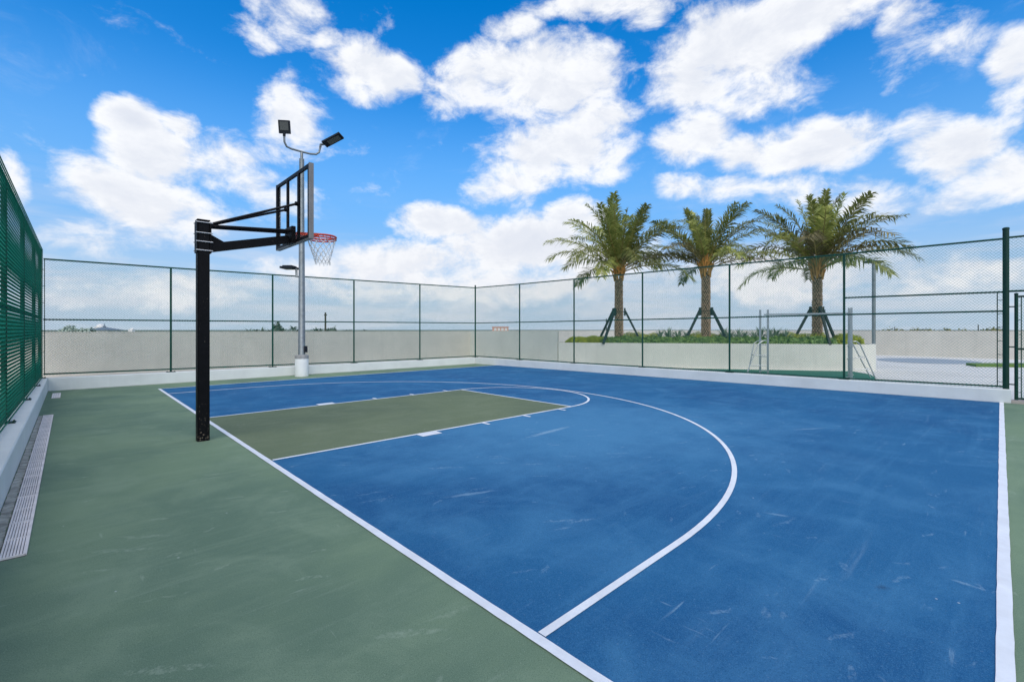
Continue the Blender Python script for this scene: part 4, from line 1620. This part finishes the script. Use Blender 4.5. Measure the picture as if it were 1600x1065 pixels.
def far_palm(u, d, top, mat, label, seed, grp, kind='palm', wid=1.0):
    q = random.Random(seed)
    x, y = far(u, d)
    t = thing('distant_palm' if kind == 'palm' else 'distant_tree', label, 'palm tree' if kind == 'palm' else 'tree', (x, y, GZ), 0, grp)
    h = top - GZ
    MB().tube([(0, 0, 0), (.2, .1, h * .5), (.1, 0, h - 1.0)], [.22, .16, .12], 7).build('trunk', 'bark_dark', t)
    m = MB()
    if kind == 'palm':
        for i in range(16):
            a = i * 2.4
            e = R(q.uniform(-25, 70))
            L_ = q.uniform(1.3, 2.0)
            d_ = Vector((math.cos(a) * math.cos(e), math.sin(a) * math.cos(e), math.sin(e)))
            s = Vector((-math.sin(a), math.cos(a), 0))
            c = Vector((0, 0, h - 1.0))
            pa = c
            for k in range(3):
                t1 = (k + 1) / 3
                pb = c + d_ * L_ * t1 - vz * L_ * .45 * t1 * t1
                w0, w1 = .28 * (1 - k / 4), .28 * (1 - (k + 1) / 3.2)
                b = len(m.v)
                m.v += [tuple(pa), tuple(pb), tuple(pb + s * w1 - vz * w1 * .7), tuple(pa + s * w0 - vz * w0 * .7), tuple(pb - s * w1 - vz * w1 * .7), tuple(pa - s * w0 - vz * w0 * .7)]
                m.f += [(b, b + 1, b + 2, b + 3), (b, b + 5, b + 4, b + 1)]
                pa = pb
    else:
        for i in range(500):
            v = Vector((q.gauss(0, 1), q.gauss(0, 1), q.gauss(0, 1))).normalized()
            rr_ = q.uniform(.55, 1) * (1 + .3 * math.sin(v.x * 5 + seed) * math.cos(v.y * 4))
            c = Vector((v.x * 2.6 * wid * rr_ * (1 - .45 * v.z * (wid < .55)), v.y * 2.6 * wid * rr_ * (1 - .45 * v.z * (wid < .55)), h - 1.9 + v.z * 1.9 * rr_))
            s = Vector((q.uniform(-1, 1), q.uniform(-1, 1), q.uniform(-1, 1))).normalized() * .3
            w = v.cross(s) * .9
            b = len(m.v)
            m.v += [tuple(c - s), tuple(c + w), tuple(c + s), tuple(c - w)]
            m.f += [(b, b + 1, b + 2, b + 3)]
    m.build('crown', mat, t)
    return t


def U(px):
    return (px - 800) / 726.29


def Zp(v, d):
    return 1.597 + (514.93 - v) * d / 726.29


FD = 'dark far trees over the back wall'
DARK = [(389, 512, 'palm'), (400, 513.5, 'palm'), (409, 510.5, 'palm'), (422, 513, 'palm'), (434, 504.5, 'tree'), (443, 510, 'palm'), (458, 507, 'palm'), (463, 513, 'palm'), (494, 511, 'palm'), (500, 512, 'palm'), (513, 511, 'palm'), (521, 512, 'tree'), (539, 513.5, 'palm'), (547, 514, 'palm'), (571, 512.5, 'palm')]
for i, (px_, v, k) in enumerate(DARK):
    dd_ = 95 + (px_ * 37 % 30)
    far_palm(U(px_), dd_, Zp(v - 1.0, dd_), 'far_tree', '%s of the small dark tree tops showing over the back parapet' % ordinal(i, len(DARK)), int(px_), FD, k, .5)
PALE = [(101, 511), (108, 509), (114, 511.5), (131, 513.5), (137, 512.5)]
for i, (px_, v) in enumerate(PALE):
    far_palm(U(px_), 110, Zp(v - .5, 110), 'far_tree_pale', '%s of the pale far tree tops by the pavilion roof' % ordinal(i, len(PALE)), int(px_), 'pale far trees at the left', 'tree', .6)
OLIVE = [(1390, 513.5), (1404, 513.8), (1430, 513.2), (1450, 514), (1480, 513.8), (1505, 514), (1548, 513.2), (1556, 513), (1562, 513.4)]
for i, (px_, v) in enumerate(OLIVE):
    far_palm(U(px_), 130, Zp(v - .6, 130), 'far_tree_olive', '%s of the olive tree tops over the far right parapet' % ordinal(i, len(OLIVE)), int(px_), 'olive far trees at the right', 'tree')


def mast(px_, v, d, r_, label):
    x, y = far(U(px_), d)
    t = thing('utility_pole', label, 'pole', (x, y, GZ), 0, 'far masts over the parapets')
    MB().tube([(0, 0, 0), (0, 0, Zp(v, d) - GZ)], [r_ * 1.3, r_], 8).build('pole', 'bark_dark', t)
    MB().bar((-r_ * 1.6, 0, Zp(v, d) - GZ - .5), (r_ * 1.6, 0, Zp(v, d) - GZ - .5), r_, r_).build('cross_piece', 'bark_dark', t)


mast(508.5, 488, 90, .17, 'tall brown mast behind the back parapet, right of the light pole')
mast(947.5, 497.5, 90, .09, 'thin dark mast over the parapet left of the leftmost palm')
mast(1398, 510.5, 90, .06, 'short thin mast over the far parapet right of the lamp post')
mast(1528.5, 507, 90, .08, 'thin mast over the far parapet near the thick fence post')

# building with a low slate roof and spire, far left
d = 160
x, y = far(U(163), d)
bt_ = thing('distant_building', 'far pavilion with a low slate roof and spire over the left parapet', 'building', (x, y, GZ), YAW - PI / 2)
W_, D_ = 3.6, 3.0
zt = Zp(515.5, d) - GZ
MB().box((-W_, -D_, 0), (W_, D_, zt)).build('wall', 'far_white', bt_)
MB().add([(-4.3, -3.6, zt), (4.3, -3.6, zt), (4.3, 3.6, zt), (-4.3, 3.6, zt), (-.5, -.4, zt + .95), (.5, -.4, zt + .95), (.5, .4, zt + .95), (-.5, .4, zt + .95)],
         [(0, 1, 5, 4), (1, 2, 6, 5), (2, 3, 7, 6), (3, 0, 4, 7), (4, 5, 6, 7), (0, 3, 2, 1)]).build('roof', 'far_slate', bt_)
MB().lathe([(.42, zt + .95), (.36, zt + 1.3), (.12, zt + 1.7), (.05, zt + 2.3)], 8).build('spire', 'far_slate', bt_)
for px_, v, wd, lab in [(157, 508, 1.3, 'far white dome cluster left of the slate roof'), (206, 512.2, .7, 'tiny far white cabin right of the slate roof')]:
    x, y = far(U(px_), 165)
    t = thing('distant_building', lab, 'building', (x, y, GZ), YAW - PI / 2)
    zt = Zp(v + 2.5, 165) - GZ
    MB().box((-wd, -wd, 0), (wd, wd, zt)).build('wall', 'far_white', t)
    MB().lathe([(wd * 1.0, zt + .001), (wd * .9, zt + wd * .4), (wd * .4, zt + wd * .75), (wd * .1, zt + wd * .8)], 12).build('roof', 'far_white', t, smooth=True)
# salmon building behind the right of the back corner
d = 200
x, y = far(U(782), d)
sb_ = thing('distant_building', 'far salmon and white building over the wall by the court corner', 'building', (x, y, GZ), YAW - PI / 2)
zt = Zp(511.2, d) - GZ
MB().box((-3.4, -3, 0), (3.4, 3, zt)).build('wall', 'far_pink', sb_)
for i, xx in enumerate((-2.1, -.6, .9, 2.4)):
    MB().box((xx - .5, -3.06, zt - 1.35), (xx + .5, -3.005, zt - .35)).build('window', 'far_white', sb_)
MB().box((-3.6, -3.2, zt + .001), (3.6, 3.2, zt + .3)).build('roof', 'far_pink', sb_)

# parts were written in world coordinates: bring them under their empties
for o in list(COL.objects):
    if o.type == 'EMPTY' and o.get('label') and o.name.split('.')[0] in ('chain_link_fence', 'fence_gate', 'trench_drain', 'drain_grate', 'parapet_wall', 'planter', 'basketball_hoop', 'court_light', 'metal_frame'):
        inv = Matrix.Translation(o.location).inverted()
        for c in o.children:
            if c.name.split('.')[0] == 'chain_link_netting':
                c.location = c.location - o.location
            else:
                c.location = c.location - o.location
